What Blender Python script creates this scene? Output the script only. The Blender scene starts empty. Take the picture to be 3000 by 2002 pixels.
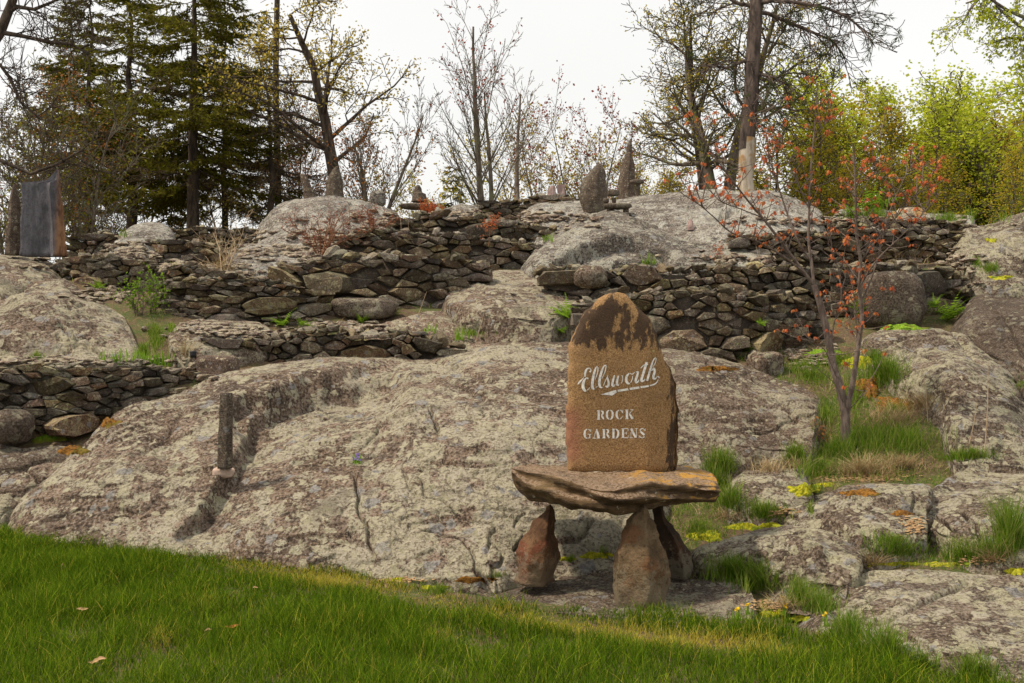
import bpy, math, random
import numpy as np
from mathutils import Vector
from mathutils.bvhtree import BVHTree

# ------------------------------------------------------------------ camera, sky, sun, exposure
S = bpy.context.scene
COL = S.collection
F = 2917.0; CX, CY, ZC = 1500.0, 1001.0, 1.6
cam = bpy.data.cameras.new('camera'); camo = bpy.data.objects.new('camera', cam); COL.objects.link(camo)
cam.sensor_width = 36; cam.lens = 36 * F / 3000; cam.clip_end = 6000; cam.clip_start = 0.05
camo.location = (0, 0, ZC); camo.rotation_euler = (math.radians(90), 0, 0); S.camera = camo

SUN_EL, SUN_AZ = math.radians(57), math.radians(262)     # azimuth clockwise from +Y: from the left
W = bpy.data.worlds.new('World'); S.world = W; W.use_nodes = True
wn, wl = W.node_tree.nodes, W.node_tree.links; wn.clear()
sky = wn.new('ShaderNodeTexSky'); sky.sky_type = 'NISHITA'; sky.sun_disc = False
sky.sun_elevation = SUN_EL; sky.sun_rotation = SUN_AZ; sky.dust_density = 3.0; sky.air_density = 1.0
mixn = wn.new('ShaderNodeMix'); mixn.data_type = 'RGBA'; mixn.inputs[0].default_value = 0.9
wl.new(sky.outputs[0], mixn.inputs[6]); cl = wn.new('ShaderNodeTexNoise'); cl.inputs['Scale'].default_value = 2.2; cl.inputs['Detail'].default_value = 4
tcw = wn.new('ShaderNodeTexCoord'); wl.new(tcw.outputs['Generated'], cl.inputs['Vector'])
crm = wn.new('ShaderNodeValToRGB'); wl.new(cl.outputs[0], crm.inputs[0])      # thin cloud sheet with faint tone
crm.color_ramp.elements[0].position = .3; crm.color_ramp.elements[0].color = (7.5, 7.4, 7.1, 1)
crm.color_ramp.elements[1].position = .7; crm.color_ramp.elements[1].color = (8.1, 8.0, 7.75, 1); wl.new(crm.outputs[0], mixn.inputs[7])
bg = wn.new('ShaderNodeBackground'); bg.inputs[1].default_value = 0.125
wl.new(mixn.outputs[2], bg.inputs[0])
wo = wn.new('ShaderNodeOutputWorld'); wl.new(bg.outputs[0], wo.inputs[0])

sl = bpy.data.lights.new('sun', 'SUN'); sl.energy = 4.0; sl.angle = math.radians(4); sl.color = (1.0, 0.87, 0.70)
so = bpy.data.objects.new('sun', sl); COL.objects.link(so)
sdir = Vector((math.sin(SUN_AZ) * math.cos(SUN_EL), math.cos(SUN_AZ) * math.cos(SUN_EL), math.sin(SUN_EL)))
so.rotation_euler = sdir.to_track_quat('Z', 'Y').to_euler(); so.location = (0, -5, 12)
S.view_settings.view_transform = 'Standard'; S.view_settings.look = 'None'
S.view_settings.exposure = 0.12; S.view_settings.gamma = 1.0; S.view_settings.use_curve_mapping = False

R = random.Random(7)
NR = np.random.RandomState(7)

# ------------------------------------------------------------------ pixel -> place
VT = [2700, 2300, 2100, 2002, 1770, 1690, 1555, 1400, 1290, 1080, 1000, 900, 800, 740, 680, 640, 600, 560]
def tab(vs, ds): return np.interp(VT[::-1], vs[::-1], ds[::-1])[::-1]
TL = tab([2700, 2300, 2100, 2002, 1555, 1290, 1080, 1000, 880, 800, 740, 680, 640, 600, 560],
         [2.6, 3.5, 4.1, 4.4, 7.5, 8.6, 9.6, 10.2, 11.5, 12.5, 13.8, 15.5, 18, 21, 24])
TM = tab([2700, 2300, 2100, 2002, 1770, 1690, 1400, 1048, 1000, 900, 800, 700, 620, 580, 550],
         [2.7, 3.6, 4.25, 4.6, 6.05, 6.75, 8.2, 10.5, 11, 12.3, 13.8, 15.8, 18.5, 21, 24])
TR = tab([2700, 2300, 2100, 2002, 1900, 1700, 1500, 1300, 1100, 960, 850, 750, 650, 600, 560],
         [2.7, 3.6, 4.25, 4.65, 5.1, 5.9, 6.9, 8.1, 9.4, 10.6, 12, 13.5, 16.5, 19, 23])
def Dg(u, v):
    u = np.asarray(u, float); v = np.asarray(v, float)
    a = np.interp(-v, [-x for x in VT], TL); b = np.interp(-v, [-x for x in VT], TM); c = np.interp(-v, [-x for x in VT], TR)
    s = np.clip(u / 1500, 0, 1); t = np.clip((u - 1500) / 1500, 0, 1)
    s = s * s * (3 - 2 * s); t = t * t * (3 - 2 * t)
    return a + (b - a) * s + (c - b) * t
def P(u, v, D=None):
    if D is None: D = Dg(u, v)
    D = np.asarray(D, float)
    return np.stack(np.broadcast_arrays((np.asarray(u, float) - CX) / F * D, D, ZC - (np.asarray(v, float) - CY) / F * D), -1)

# ------------------------------------------------------------------ numpy noise
def _h(ix, iy, iz, s):
    h = (ix * 374761393 + iy * 668265263 + iz * 2147483647 + s * 974634777) & 0xFFFFFFFF
    h = ((h ^ (h >> 13)) * 1274126177) & 0xFFFFFFFF
    h = (h ^ (h >> 16)) & 0xFFFFFFFF
    return h.astype(np.float64) / 4294967295.0 * 2 - 1
def vnoise(p, seed=0):
    i = np.floor(p).astype(np.int64); f = p - i; f = f * f * f * (f * (f * 6 - 15) + 10)
    x, y, z = i[..., 0], i[..., 1], i[..., 2]; fx, fy, fz = f[..., 0], f[..., 1], f[..., 2]
    def L(a, b, t): return a + (b - a) * t
    r = []
    for dz in (0, 1):
        q = []
        for dy in (0, 1): q.append(L(_h(x, y + dy, z + dz, seed), _h(x + 1, y + dy, z + dz, seed), fx))
        r.append(L(q[0], q[1], fy))
    return L(r[0], r[1], fz)
def fbm(p, sc, octv=4, seed=0, gain=0.5):
    a, s, o = 1.0, 0.0, 0.0
    p = np.asarray(p, float) * sc
    for k in range(octv):
        o = o + a * vnoise(p, seed + k * 17); s += a; a *= gain; p = p * 2.03 + 11.3
    return o / s

# ------------------------------------------------------------------ objects
def tagp(o, label=None, cat=None, group=None, kind=None):
    if label: o['label'] = label
    if cat: o['category'] = cat
    if group: o['group'] = group
    if kind: o['kind'] = kind
    return o
def mk(name, V, Fs, mat, parent=None, origin=None, smooth=True, attrs=None):
    V = np.asarray(V, np.float64).reshape(-1, 3)
    if isinstance(Fs, np.ndarray): Fs = [Fs]
    Fs = [np.asarray(f, np.int32) for f in Fs if len(f)]
    if parent is not None: origin = np.array(parent.location)
    elif origin is None:
        origin = np.array([V[:, 0].mean(), V[:, 1].mean(), V[:, 2].min()])
    origin = np.asarray(origin, float)
    me = bpy.data.meshes.new(name)
    nl = sum(f.size for f in Fs); nf = sum(len(f) for f in Fs)
    me.vertices.add(len(V)); me.vertices.foreach_set('co', (V - origin).astype(np.float32).ravel())
    me.loops.add(nl); me.polygons.add(nf)
    me.loops.foreach_set('vertex_index', np.concatenate([f.ravel() for f in Fs]))
    tot = np.concatenate([np.full(len(f), f.shape[1], np.int32) for f in Fs])
    st = np.concatenate([[0], np.cumsum(tot)[:-1]]).astype(np.int32)
    me.polygons.foreach_set('loop_start', st)
    me.polygons.foreach_set('loop_total', tot)
    me.polygons.foreach_set('use_smooth', np.full(nf, smooth, bool))
    if attrs:
        for k, a in attrs.items():
            at = me.attributes.new(k, 'FLOAT', 'POINT'); at.data.foreach_set('value', np.asarray(a, np.float32))
    me.update(calc_edges=True); me.validate()
    me.materials.append(mat)
    o = bpy.data.objects.new(name, me); COL.objects.link(o)
    if parent is not None: o.parent = parent
    else: o.location = origin
    return o
def empty(name, loc, label, cat, group=None):
    o = bpy.data.objects.new(name, None); COL.objects.link(o); o.location = [float(c) for c in loc]
    o.empty_display_size = 0.2
    return tagp(o, label, cat, group)
def copy_tree(o, parent=None):
    c = o.copy(); COL.objects.link(c)
    if parent is not None: c.parent = parent
    for ch in list(o.children): copy_tree(ch, c)
    return c
def gridf(n, m, off=0, wrap=False):
    i, j = np.meshgrid(np.arange(n - 1), np.arange(m if wrap else m - 1), indexing='ij')
    a = i * m + j; b = i * m + (j + 1) % m
    return np.stack([a, b, b + m, a + m], -1).reshape(-1, 4) + off

# ------------------------------------------------------------------ materials
class NB:
    def __init__(s, name):
        s.m = bpy.data.materials.new(name); s.m.use_nodes = True; s.t = s.m.node_tree; s.t.nodes.clear()
        s.out = s.n('ShaderNodeOutputMaterial')
    def n(s, typ, **kw):
        x = s.t.nodes.new(typ)
        for k, v in kw.items(): setattr(x, k, v)
        return x
    def lk(s, a, b): s.t.links.new(a, b)
    def set(s, sock, v):
        if hasattr(v, 'is_output'): s.lk(v, sock)
        else:
            if isinstance(v, tuple) and len(v) == 3 and sock.type == 'RGBA': v = v + (1,)
            sock.default_value = v
    def coord(s, kind='Object'): return s.n('ShaderNodeTexCoord').outputs[kind]
    def mapping(s, c, scale=(1, 1, 1), rot=(0, 0, 0), loc=(0, 0, 0)):
        x = s.n('ShaderNodeMapping'); s.lk(c, x.inputs[0]); x.inputs['Scale'].default_value = scale
        x.inputs['Rotation'].default_value = rot; s.set(x.inputs['Location'], loc); return x.outputs[0]
    def noise(s, c, scale, detail=4, rough=0.55, dist=0.0, col=False):
        x = s.n('ShaderNodeTexNoise'); s.lk(c, x.inputs['Vector']); x.inputs['Scale'].default_value = scale
        x.inputs['Detail'].default_value = detail; x.inputs['Roughness'].default_value = rough; x.inputs['Distortion'].default_value = dist
        return x.outputs[1 if col else 0]
    def voro(s, c, scale, feat='F1', rand=1.0, out='Distance'):
        x = s.n('ShaderNodeTexVoronoi', feature=feat); s.lk(c, x.inputs['Vector']); x.inputs['Scale'].default_value = scale
        x.inputs['Randomness'].default_value = rand; return x.outputs[out]
    def ramp(s, f, stops, interp='LINEAR'):
        x = s.n('ShaderNodeValToRGB'); s.lk(f, x.inputs[0]); e = x.color_ramp; e.interpolation = interp
        while len(e.elements) > 1: e.elements.remove(e.elements[-1])
        for i, (p, c) in enumerate(stops):
            if not isinstance(c, tuple): c = (c, c, c)
            el = e.elements[0] if i == 0 else e.elements.new(p)
            el.position = p; el.color = c + (1,)
        return x.outputs[0]
    def step(s, f, lo, hi, inv=False):
        x = s.n('ShaderNodeMapRange', interpolation_type='SMOOTHSTEP'); s.lk(f, x.inputs[0])
        s.set(x.inputs[1], lo); s.set(x.inputs[2], hi)
        if inv: x.inputs[3].default_value = 1; x.inputs[4].default_value = 0
        return x.outputs[0]
    def mix(s, f, a, b, mode='MIX'):
        x = s.n('ShaderNodeMix', data_type='RGBA', blend_type=mode); s.set(x.inputs[0], f); s.set(x.inputs[6], a); s.set(x.inputs[7], b)
        return x.outputs[2]
    def math(s, op, a, b=0.0, c=None):
        x = s.n('ShaderNodeMath', operation=op); s.set(x.inputs[0], a); s.set(x.inputs[1], b)
        if c is not None: s.set(x.inputs[2], c)
        return x.outputs[0]
    def sep(s, c):
        x = s.n('ShaderNodeSeparateXYZ'); s.lk(c, x.inputs[0]); return x.outputs
    def bump(s, h, strength=0.5, dist=0.01, prev=None):
        x = s.n('ShaderNodeBump'); s.lk(h, x.inputs['Height']); x.inputs['Strength'].default_value = strength; x.inputs['Distance'].default_value = dist
        if prev is not None: s.lk(prev, x.inputs['Normal'])
        return x.outputs[0]
    def hsv(s, c, h=0.5, sa=1.0, v=1.0):
        x = s.n('ShaderNodeHueSaturation'); s.set(x.inputs['Hue'], h); s.set(x.inputs['Saturation'], sa); s.set(x.inputs['Value'], v)
        s.set(x.inputs['Color'], c); return x.outputs[0]
    def finish(s, col, rough=0.9, normal=None, transl=0.0, spec=0.2):
        b = s.n('ShaderNodeBsdfPrincipled'); s.set(b.inputs['Base Color'], col); s.set(b.inputs['Roughness'], rough)
        b.inputs['Specular IOR Level'].default_value = spec
        if normal is not None: s.lk(normal, b.inputs['Normal'])
        o = b.outputs[0]
        if transl:
            t = s.n('ShaderNodeBsdfTranslucent'); s.set(t.inputs[0], col)
            mx = s.n('ShaderNodeMixShader'); mx.inputs[0].default_value = transl; s.lk(o, mx.inputs[1]); s.lk(t.outputs[0], mx.inputs[2]); o = mx.outputs[0]
        s.lk(o, s.out.inputs[0]); return s.m

def rock_material(name, lichen=0.5, pink=0.5, scale=1.0, dark=0.0, bands=0.3, per_object=False, bumps=1.0, rot=(0.3, 0.2, 0.5), tint=1.0, spots=1.0, lich=(.40, .365, .255), sat=1.0):
    b = NB(name); c = b.coord()
    if per_object:
        oi = b.n('ShaderNodeObjectInfo'); rnd = oi.outputs['Random']
        cx = b.n('ShaderNodeCombineXYZ'); b.lk(b.math('MULTIPLY', rnd, 37.0), cx.inputs[0]); b.lk(b.math('MULTIPLY', rnd, 91.0), cx.inputs[1])
        va = b.n('ShaderNodeVectorMath', operation='ADD'); b.lk(c, va.inputs[0]); b.lk(cx.outputs[0], va.inputs[1]); c = va.outputs[0]
    wn_ = b.noise(c, 9 * scale, 3, 0.6, col=True)
    va = b.n('ShaderNodeVectorMath', operation='MULTIPLY_ADD'); b.lk(wn_, va.inputs[0]); va.inputs[1].default_value = (0.13 / scale,) * 3; b.lk(c, va.inputs[2]); cd = va.outputs[0]
    big = b.noise(c, 0.8 * scale, 4, 0.6)
    mid = b.noise(c, 4.5 * scale, 5, 0.65)
    fine = b.noise(c, 46 * scale, 4, 0.7)
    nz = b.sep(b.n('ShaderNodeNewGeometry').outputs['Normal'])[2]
    t = tint
    base = b.ramp(b.math('ADD', b.math('MULTIPLY', big, .6), b.math('MULTIPLY', mid, .4)), [(0.36, (.095 * t, .066 * t, .044 * t)), (0.45, ((.17 + .02 * pink) * t, .128 * t, .088 * t)), (0.52, ((.225 + .035 * pink) * t, .182 * t, .132 * t)), (0.62, ((.28 + .05 * pink) * t, .238 * t, .178 * t))])
    st = b.noise(b.mapping(c, (1.0 * scale, 1.0 * scale, 9 * scale), rot), 2.6, 5, 0.7, 0.6)
    base = b.mix(b.math('MULTIPLY', b.step(st, 0.50, 0.60), bands), base, (.055 * t, .045 * t, .04 * t))
    base = b.mix(b.math('MULTIPLY', b.step(fine, 0.52, 0.56), 0.75), base, (.026, .019, .015))
    base = b.mix(b.math('MULTIPLY', b.step(fine, 0.46, 0.40), 0.5), base, (.38 * t, .33 * t, .28 * t))
    # crustose lichen: ragged sheets and round rosettes, thicker on faces that look up
    sheet = b.noise(cd, 5.5 * scale, 6, 0.70)
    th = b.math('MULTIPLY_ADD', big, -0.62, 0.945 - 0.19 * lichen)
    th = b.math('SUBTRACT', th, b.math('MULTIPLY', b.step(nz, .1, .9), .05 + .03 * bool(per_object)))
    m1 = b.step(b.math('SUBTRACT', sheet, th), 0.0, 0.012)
    v1 = b.voro(cd, 10 * scale); v1m = b.voro(cd, 10 * scale, out='Color')
    on = b.sep(v1m)[0]
    wob = b.math('MULTIPLY', b.math('SUBTRACT', fine, 0.5), 0.30)
    sz = b.math('MULTIPLY', b.step(on, 0.95 - 0.85 * lichen * spots, 1.0), 0.52)
    m2 = b.step(b.math('SUBTRACT', sz, b.math('ADD', v1, wob)), 0.0, 0.03)
    v2 = b.voro(cd, 18 * scale); on2 = b.sep(b.voro(cd, 18 * scale, out='Color'))[1]
    m3 = b.step(b.math('SUBTRACT', b.math('MULTIPLY', b.step(on2, 0.97 - 0.85 * lichen * spots, 1.0), 0.52), b.math('ADD', v2, wob)), 0.0, 0.05)
    lc = b.mix(b.step(mid, 0.42, 0.58), lich, (.43, .39, .30))
    lc = b.mix(b.step(fine, 0.50, 0.57), lc, (.22, .19, .13))
    lc = b.mix(b.step(b.noise(cd, 17 * scale, 3, .6), 0.54, 0.64), lc, (.36, .34, .22))
    grey = b.mix(b.step(fine, 0.45, 0.58), (.31, .295, .275), (.19, .18, .17))
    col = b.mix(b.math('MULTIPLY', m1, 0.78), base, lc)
    col = b.mix(b.math('MULTIPLY', m3, 0.85), col, (.44, .40, .28))
    col = b.mix(b.math('MULTIPLY', m2, 0.9), col, b.mix(b.step(b.sep(v1m)[2], .5, .55), lc, grey))
    blk = b.noise(c, 11 * scale, 6, 0.8)
    col = b.mix(b.math('MULTIPLY', b.step(blk, 0.56, 0.615), 0.6 + 0.25 * dark), col, (.030, .022, .017))
    if dark: col = b.mix(b.math('MULTIPLY', b.step(mid, .25, .55), dark * 0.75), col, (.040, .032, .026))
    wst = b.noise(b.mapping(c, (2.2 * scale, 2.2 * scale, .45 * scale)), 1.6, 5, .62)
    col = b.mix(b.math('MULTIPLY', b.step(wst, .56, .66), .45), col, (.06, .045, .036))
    if sat != 1: col = b.hsv(col, .505, sat, 1.0)
    if per_object:
        col = b.hsv(col, b.math('MULTIPLY_ADD', rnd, 0.035, 0.483), b.math('MULTIPLY_ADD', b.math('FRACT', b.math('MULTIPLY', rnd, 7.3)), 0.8, 0.75),
                    b.math('MULTIPLY_ADD', b.math('FRACT', b.math('MULTIPLY', rnd, 13.7)), 1.15, 0.42))
    h = b.math('ADD', b.math('MULTIPLY', mid, 0.75), b.math('ADD', b.math('MULTIPLY', fine, 0.6), b.math('ADD', b.math('MULTIPLY', m1, 0.12), b.math('MULTIPLY', blk, -0.9))))
    h = b.math('ADD', h, b.math('MULTIPLY', st, -.5))
    n = b.bump(h, 1.0 * bumps, 0.04 / scale)
    return b.finish(col, 0.92, n)

M = {}
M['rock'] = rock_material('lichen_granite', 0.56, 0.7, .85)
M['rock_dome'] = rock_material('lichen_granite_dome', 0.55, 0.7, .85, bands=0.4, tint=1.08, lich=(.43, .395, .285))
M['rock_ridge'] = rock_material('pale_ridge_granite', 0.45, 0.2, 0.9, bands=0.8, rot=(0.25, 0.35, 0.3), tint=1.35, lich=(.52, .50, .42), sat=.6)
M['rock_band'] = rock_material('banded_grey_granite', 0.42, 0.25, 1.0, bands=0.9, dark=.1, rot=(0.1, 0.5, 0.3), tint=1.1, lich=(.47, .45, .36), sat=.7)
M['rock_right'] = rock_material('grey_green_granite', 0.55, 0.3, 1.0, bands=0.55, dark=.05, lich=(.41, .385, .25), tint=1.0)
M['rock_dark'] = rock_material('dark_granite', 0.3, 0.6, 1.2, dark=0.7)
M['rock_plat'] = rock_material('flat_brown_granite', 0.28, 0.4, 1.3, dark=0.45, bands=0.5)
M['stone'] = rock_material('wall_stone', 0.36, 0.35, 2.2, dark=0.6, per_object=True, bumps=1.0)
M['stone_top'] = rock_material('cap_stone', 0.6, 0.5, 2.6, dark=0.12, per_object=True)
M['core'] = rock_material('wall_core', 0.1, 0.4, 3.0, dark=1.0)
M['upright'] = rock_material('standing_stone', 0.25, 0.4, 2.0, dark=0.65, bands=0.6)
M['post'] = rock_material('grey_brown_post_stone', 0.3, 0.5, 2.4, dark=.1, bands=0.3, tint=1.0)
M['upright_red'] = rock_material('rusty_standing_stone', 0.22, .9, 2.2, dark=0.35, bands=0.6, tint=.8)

def mat_soil():
    b = NB('soil'); c = b.coord(); n = b.noise(c, 2.5, 6, 0.65); f = b.noise(c, 30, 4, 0.7)
    col = b.ramp(n, [(0.3, (.06, .04, .025)), (0.45, (.11, .075, .045)), (0.55, (.075, .085, .025)), (0.7, (.05, .09, .02))])
    col = b.mix(b.step(f, .5, .62), col, (.17, .12, .07))
    return b.finish(col, 0.95, b.bump(f, 0.8, 0.02))
M['soil'] = mat_soil()
def mat_blade(name, cols, dry=(.46, .38, .06), transl=0.35):
    b = NB(name); g = b.n('ShaderNodeNewGeometry'); r = g.outputs['Random Per Island']
    col = b.ramp(r, [(i / (len(cols) - 1), c) for i, c in enumerate(cols)])
    a = b.n('ShaderNodeAttribute'); a.attribute_name = 'dry'
    a2 = b.n('ShaderNodeAttribute'); a2.attribute_name = 'tip'
    rr = b.math('FRACT', b.math('MULTIPLY', r, 17.3))
    f = b.step(b.math('ADD', a.outputs['Fac'], b.math('MULTIPLY_ADD', rr, 0.8, -0.4)), 0.35, 0.65)
    col = b.mix(f, col, dry)
    col = b.mix(b.math('MULTIPLY', a2.outputs['Fac'], 0.3), col, b.mix(0.5, col, (.22, .30, .02)))
    return b.finish(col, 0.85, transl=transl, spec=0.06)
M['lawn'] = mat_blade('lawn_blade', [(.018, .055, .002), (.045, .105, .003), (.10, .19, .005), (.026, .07, .003), (.25, .33, .018), (.062, .14, .004)])
M['wild'] = mat_blade('wild_grass_blade', [(.05, .13, .006), (.10, .22, .010), (.19, .29, .02), (.32, .32, .10), (.08, .18, .008)])
M['dry'] = mat_blade('dry_grass_blade', [(.36, .27, .15), (.48, .38, .22), (.27, .17, .09), (.40, .26, .16)], transl=0.15)
M['iris'] = mat_blade('iris_blade', [(.20, .36, .03), (.28, .45, .05), (.16, .32, .03)], transl=0.45)
def mat_leaf(name, cols, transl=0.45):
    b = NB(name); g = b.n('ShaderNodeNewGeometry')
    col = b.ramp(g.outputs['Random Per Island'], [(i / (len(cols) - 1), c) for i, c in enumerate(cols)])
    return b.finish(col, 0.85, transl=transl, spec=0.06)
M['needles'] = mat_leaf('spruce_needles', [(.06, .06, .008), (.11, .115, .010), (.16, .165, .012), (.10, .07, .02), (.26, .24, .022)], 0.35)
M['needles_dead'] = mat_leaf('dead_spruce_twigs', [(.08, .05, .028), (.14, .09, .05), (.22, .16, .08), (.12, .11, .03)], 0.1)
M['needles_pine'] = mat_leaf('pine_needles', [(.03, .045, .012), (.05, .07, .018), (.07, .07, .03)], 0.2)
M['leaf_green'] = mat_leaf('birch_leaf', [(.34, .42, .02), (.46, .52, .03), (.58, .60, .08), (.40, .46, .03)], 0.6)
M['leaf_olive'] = mat_leaf('alder_leaf', [(.34, .34, .02), (.46, .42, .03), (.36, .22, .03), (.55, .42, .06)], 0.55)
M['leaf_bud'] = mat_leaf('opening_bud', [(.10, .06, .03), (.17, .15, .02), (.28, .28, .03), (.14, .07, .03)], 0.4)
M['leaf_yellow'] = mat_leaf('oak_catkin', [(.40, .32, .05), (.55, .42, .07), (.34, .30, .05), (.30, .19, .05)], 0.45)
M['leaf_brown'] = mat_leaf('old_brown_leaf', [(.36, .13, .04), (.28, .10, .03), (.46, .22, .06), (.2, .09, .03)], 0.35)
M['leaf_red'] = mat_leaf('young_maple_leaf', [(.50, .12, .05), (.60, .20, .07), (.42, .08, .04), (.66, .28, .09)], 0.45)
M['bud_red'] = mat_leaf('red_bud', [(.28, .06, .04), (.36, .10, .06), (.20, .05, .04)], 0.3)
M['fern'] = mat_leaf('fern_frond', [(.12, .23, .015), (.22, .34, .025), (.09, .19, .015)], 0.45)
M['redbush'] = mat_leaf('red_twig', [(.24, .10, .055), (.32, .15, .08), (.18, .08, .045)], 0.2)
M['petal'] = mat_leaf('violet_petal', [(.28, .18, .5), (.35, .25, .6)], 0.3)
M['dandelion'] = mat_leaf('dandelion_petal', [(.75, .5, .02), (.8, .55, .03)], 0.2)
def mat_bark(name, c1, c2, sc=14, extra=None):
    b = NB(name); c = b.coord(); n = b.noise(b.mapping(c, (1, 1, .25)), sc, 5, 0.7); m = b.noise(c, 3, 3)
    col = b.mix(b.step(n, .38, .62), c1, c2)
    if extra: col = b.mix(b.step(m, .5, .6), col, extra)
    return b.finish(col, 0.9, b.bump(n, 0.9, 0.03))
M['bark'] = mat_bark('dark_bark', (.035, .026, .02), (.10, .075, .055))
M['bark_grey'] = mat_bark('grey_bark', (.07, .055, .042), (.19, .155, .12), extra=(.16, .16, .09))
M['bark_birch'] = mat_bark('birch_bark', (.30, .25, .2), (.12, .09, .07), 9)
M['bark_pine'] = mat_bark('pine_bark', (.05, .04, .035), (.15, .11, .09), 10)
M['bark_dead'] = mat_bark('bare_weathered_wood', (.30, .24, .17), (.52, .45, .36), 9, extra=(.36, .22, .1))
M['bark_maple'] = mat_bark('maple_bark', (.11, .08, .065), (.21, .165, .135), 30)
M['twig_dry'] = mat_bark('dry_stem', (.40, .28, .17), (.55, .42, .28), 30)
def mat_moss(name, a, c_, d):
    b = NB(name); c = b.coord(); n = b.noise(c, 45, 4, .7); m = b.noise(c, 7, 3)
    col = b.mix(b.step(n, .4, .6), a, c_); col = b.mix(b.step(m, .52, .62), col, d)
    return b.finish(col, .95, b.bump(n, 1.0, .02))
M['moss'] = mat_moss('yellow_moss', (.20, .22, .015), (.46, .42, .02), (.20, .26, .02))
M['moss_green'] = mat_moss('green_moss', (.10, .20, .015), (.22, .34, .02), (.16, .17, .02))
M['moss_brown'] = mat_moss('brown_moss', (.10, .045, .012), (.28, .13, .02), (.16, .12, .02))
def mat_flat(name, col, rough=0.7, var=0.2):
    b = NB(name); c = b.coord(); n = b.noise(c, 60, 3)
    return b.finish(b.mix(b.math('MULTIPLY', b.step(n, .4, .65), var), col, tuple(x * .5 for x in col)), rough)
M['paint'] = mat_flat('white_stencil_paint', (.78, .76, .71), .8, .6)
M['deadleaf'] = mat_flat('dead_leaf', (.42, .27, .14), .8, .4)
M['deadleaf2'] = mat_flat('rust_dead_leaf', (.40, .16, .04), .8, .4)
M['plastic'] = mat_flat('black_plastic', (.02, .02, .022), .5, .1)
M['mortar'] = mat_flat('pinkish_mortar', (.46, .34, .27), .9, .3)
def mat_sign():
    b = NB('ochre_sandstone'); c = b.coord(); x, y, z = b.sep(c)
    f = b.noise(c, 110, 4, .7); m = b.noise(c, 5, 5, .65); g = b.noise(b.mapping(c, (1, 1, .42)), 10, 6, .72)
    col = b.ramp(f, [(.36, (.14, .075, .032)), (.5, (.30, .175, .075)), (.64, (.42, .265, .125))])
    col = b.mix(b.math('MULTIPLY', b.step(m, .5, .68), .5), col, (.24, .15, .08))
    # reddish patch low on the left
    rx = b.math('MULTIPLY', b.step(x, -.22, -.36), b.math('MULTIPLY', b.step(z, .52, .38), b.step(z, .02, .15)))
    col = b.mix(b.math('MULTIPLY', rx, .6), col, (.24, .085, .06))
    # black weather crust on the crown and down the right flank
    top = b.math('MULTIPLY', b.step(z, .74, .96), .25)
    rgt = b.math('MULTIPLY', b.step(x, .19, .36), .17)
    msk = b.math('ADD', g, b.math('ADD', top, rgt))
    msk = b.math('SUBTRACT', msk, b.math('MULTIPLY', b.step(z, 1.08, 1.2), .10))
    col = b.mix(b.math('MULTIPLY', b.step(msk, .64, .72), .88), col, (.030, .019, .015))
    v = b.voro(c, 9); on = b.sep(b.voro(c, 9, out='Color'))[0]
    sp = b.math('MULTIPLY', b.step(b.math('SUBTRACT', b.math('MULTIPLY', b.step(on, .72, .8), .26), v), 0, .03), b.math('MULTIPLY', b.step(z, .72, .85), b.step(x, -.02, .05)))
    col = b.mix(b.math('MULTIPLY', sp, .8), col, (.42, .35, .16))
    n = b.bump(b.math('ADD', b.math('MULTIPLY', m, 1.6), b.math('MULTIPLY', f, .5)), .9, .02)
    return b.finish(col, .9, n)
M['sign'] = mat_sign()
def mat_seat():
    b = NB('brown_slab_stone'); c = b.coord(); x, y, z = b.sep(c)
    f = b.noise(c, 60, 5, .7); m = b.noise(c, 4, 5, .65); s = b.noise(b.mapping(c, (.8, .8, 8), (0.05, .12, 0)), 4, 5, .7)
    col = b.ramp(m, [(.3, (.045, .027, .014)), (.5, (.11, .068, .034)), (.68, (.18, .12, .06))])
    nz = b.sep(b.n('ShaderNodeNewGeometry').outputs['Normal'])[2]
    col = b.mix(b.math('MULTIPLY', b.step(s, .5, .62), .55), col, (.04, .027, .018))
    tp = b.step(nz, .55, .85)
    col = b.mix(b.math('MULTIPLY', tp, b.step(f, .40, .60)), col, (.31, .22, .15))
    orr = b.math('MULTIPLY', b.math('MULTIPLY', tp, b.step(x, .0, .25)), b.step(b.noise(c, 7, 4, .7), .46, .56))
    col = b.mix(b.math('MULTIPLY', orr, .8), col, (.42, .22, .03))
    col = b.mix(b.math('MULTIPLY', b.step(f, .56, .64), .6), col, (.03, .022, .016))
    lv = b.step(b.noise(c, 16, 4, .7), .64, .68)
    col = b.mix(b.math('MULTIPLY', lv, .7), col, (.45, .42, .34))
    return b.finish(col, .9, b.bump(b.math('ADD', b.math('MULTIPLY', s, 1.2), b.math('ADD', m, b.math('MULTIPLY', f, .3))), 1, .03))
M['seat'] = mat_seat()
def mat_leg(name, a, c_, rust):
    b = NB(name); c = b.coord(); x, y, z = b.sep(c); f = b.noise(c, 55, 5, .7); m = b.noise(c, 5, 4, .65)
    col = b.mix(b.step(m, .38, .6), a, c_)
    col = b.mix(b.math('MULTIPLY', b.step(b.noise(c, 4.3, 3, .6), .52, .64), .75), col, rust)
    col = b.mix(b.math('MULTIPLY', b.step(f, .52, .62), .55), col, (.035, .022, .015))
    lz = b.step(b.math('ADD', b.math('MULTIPLY', z, -1.0), b.math('MULTIPLY', b.noise(c, 22, 5, .75), .9)), .30, .36)
    col = b.mix(b.math('MULTIPLY', lz, .42), col, (.21, .18, .125))
    return b.finish(col, .9, b.bump(b.math('ADD', m, b.math('MULTIPLY', f, .4)), 1, .03))
M['leg_red'] = mat_leg('rusty_leg_stone', (.08, .04, .02), (.15, .08, .04), (.14, .04, .02))
M['leg_brown'] = mat_leg('brown_leg_stone', (.075, .048, .024), (.15, .10, .055), (.14, .06, .025))
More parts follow.
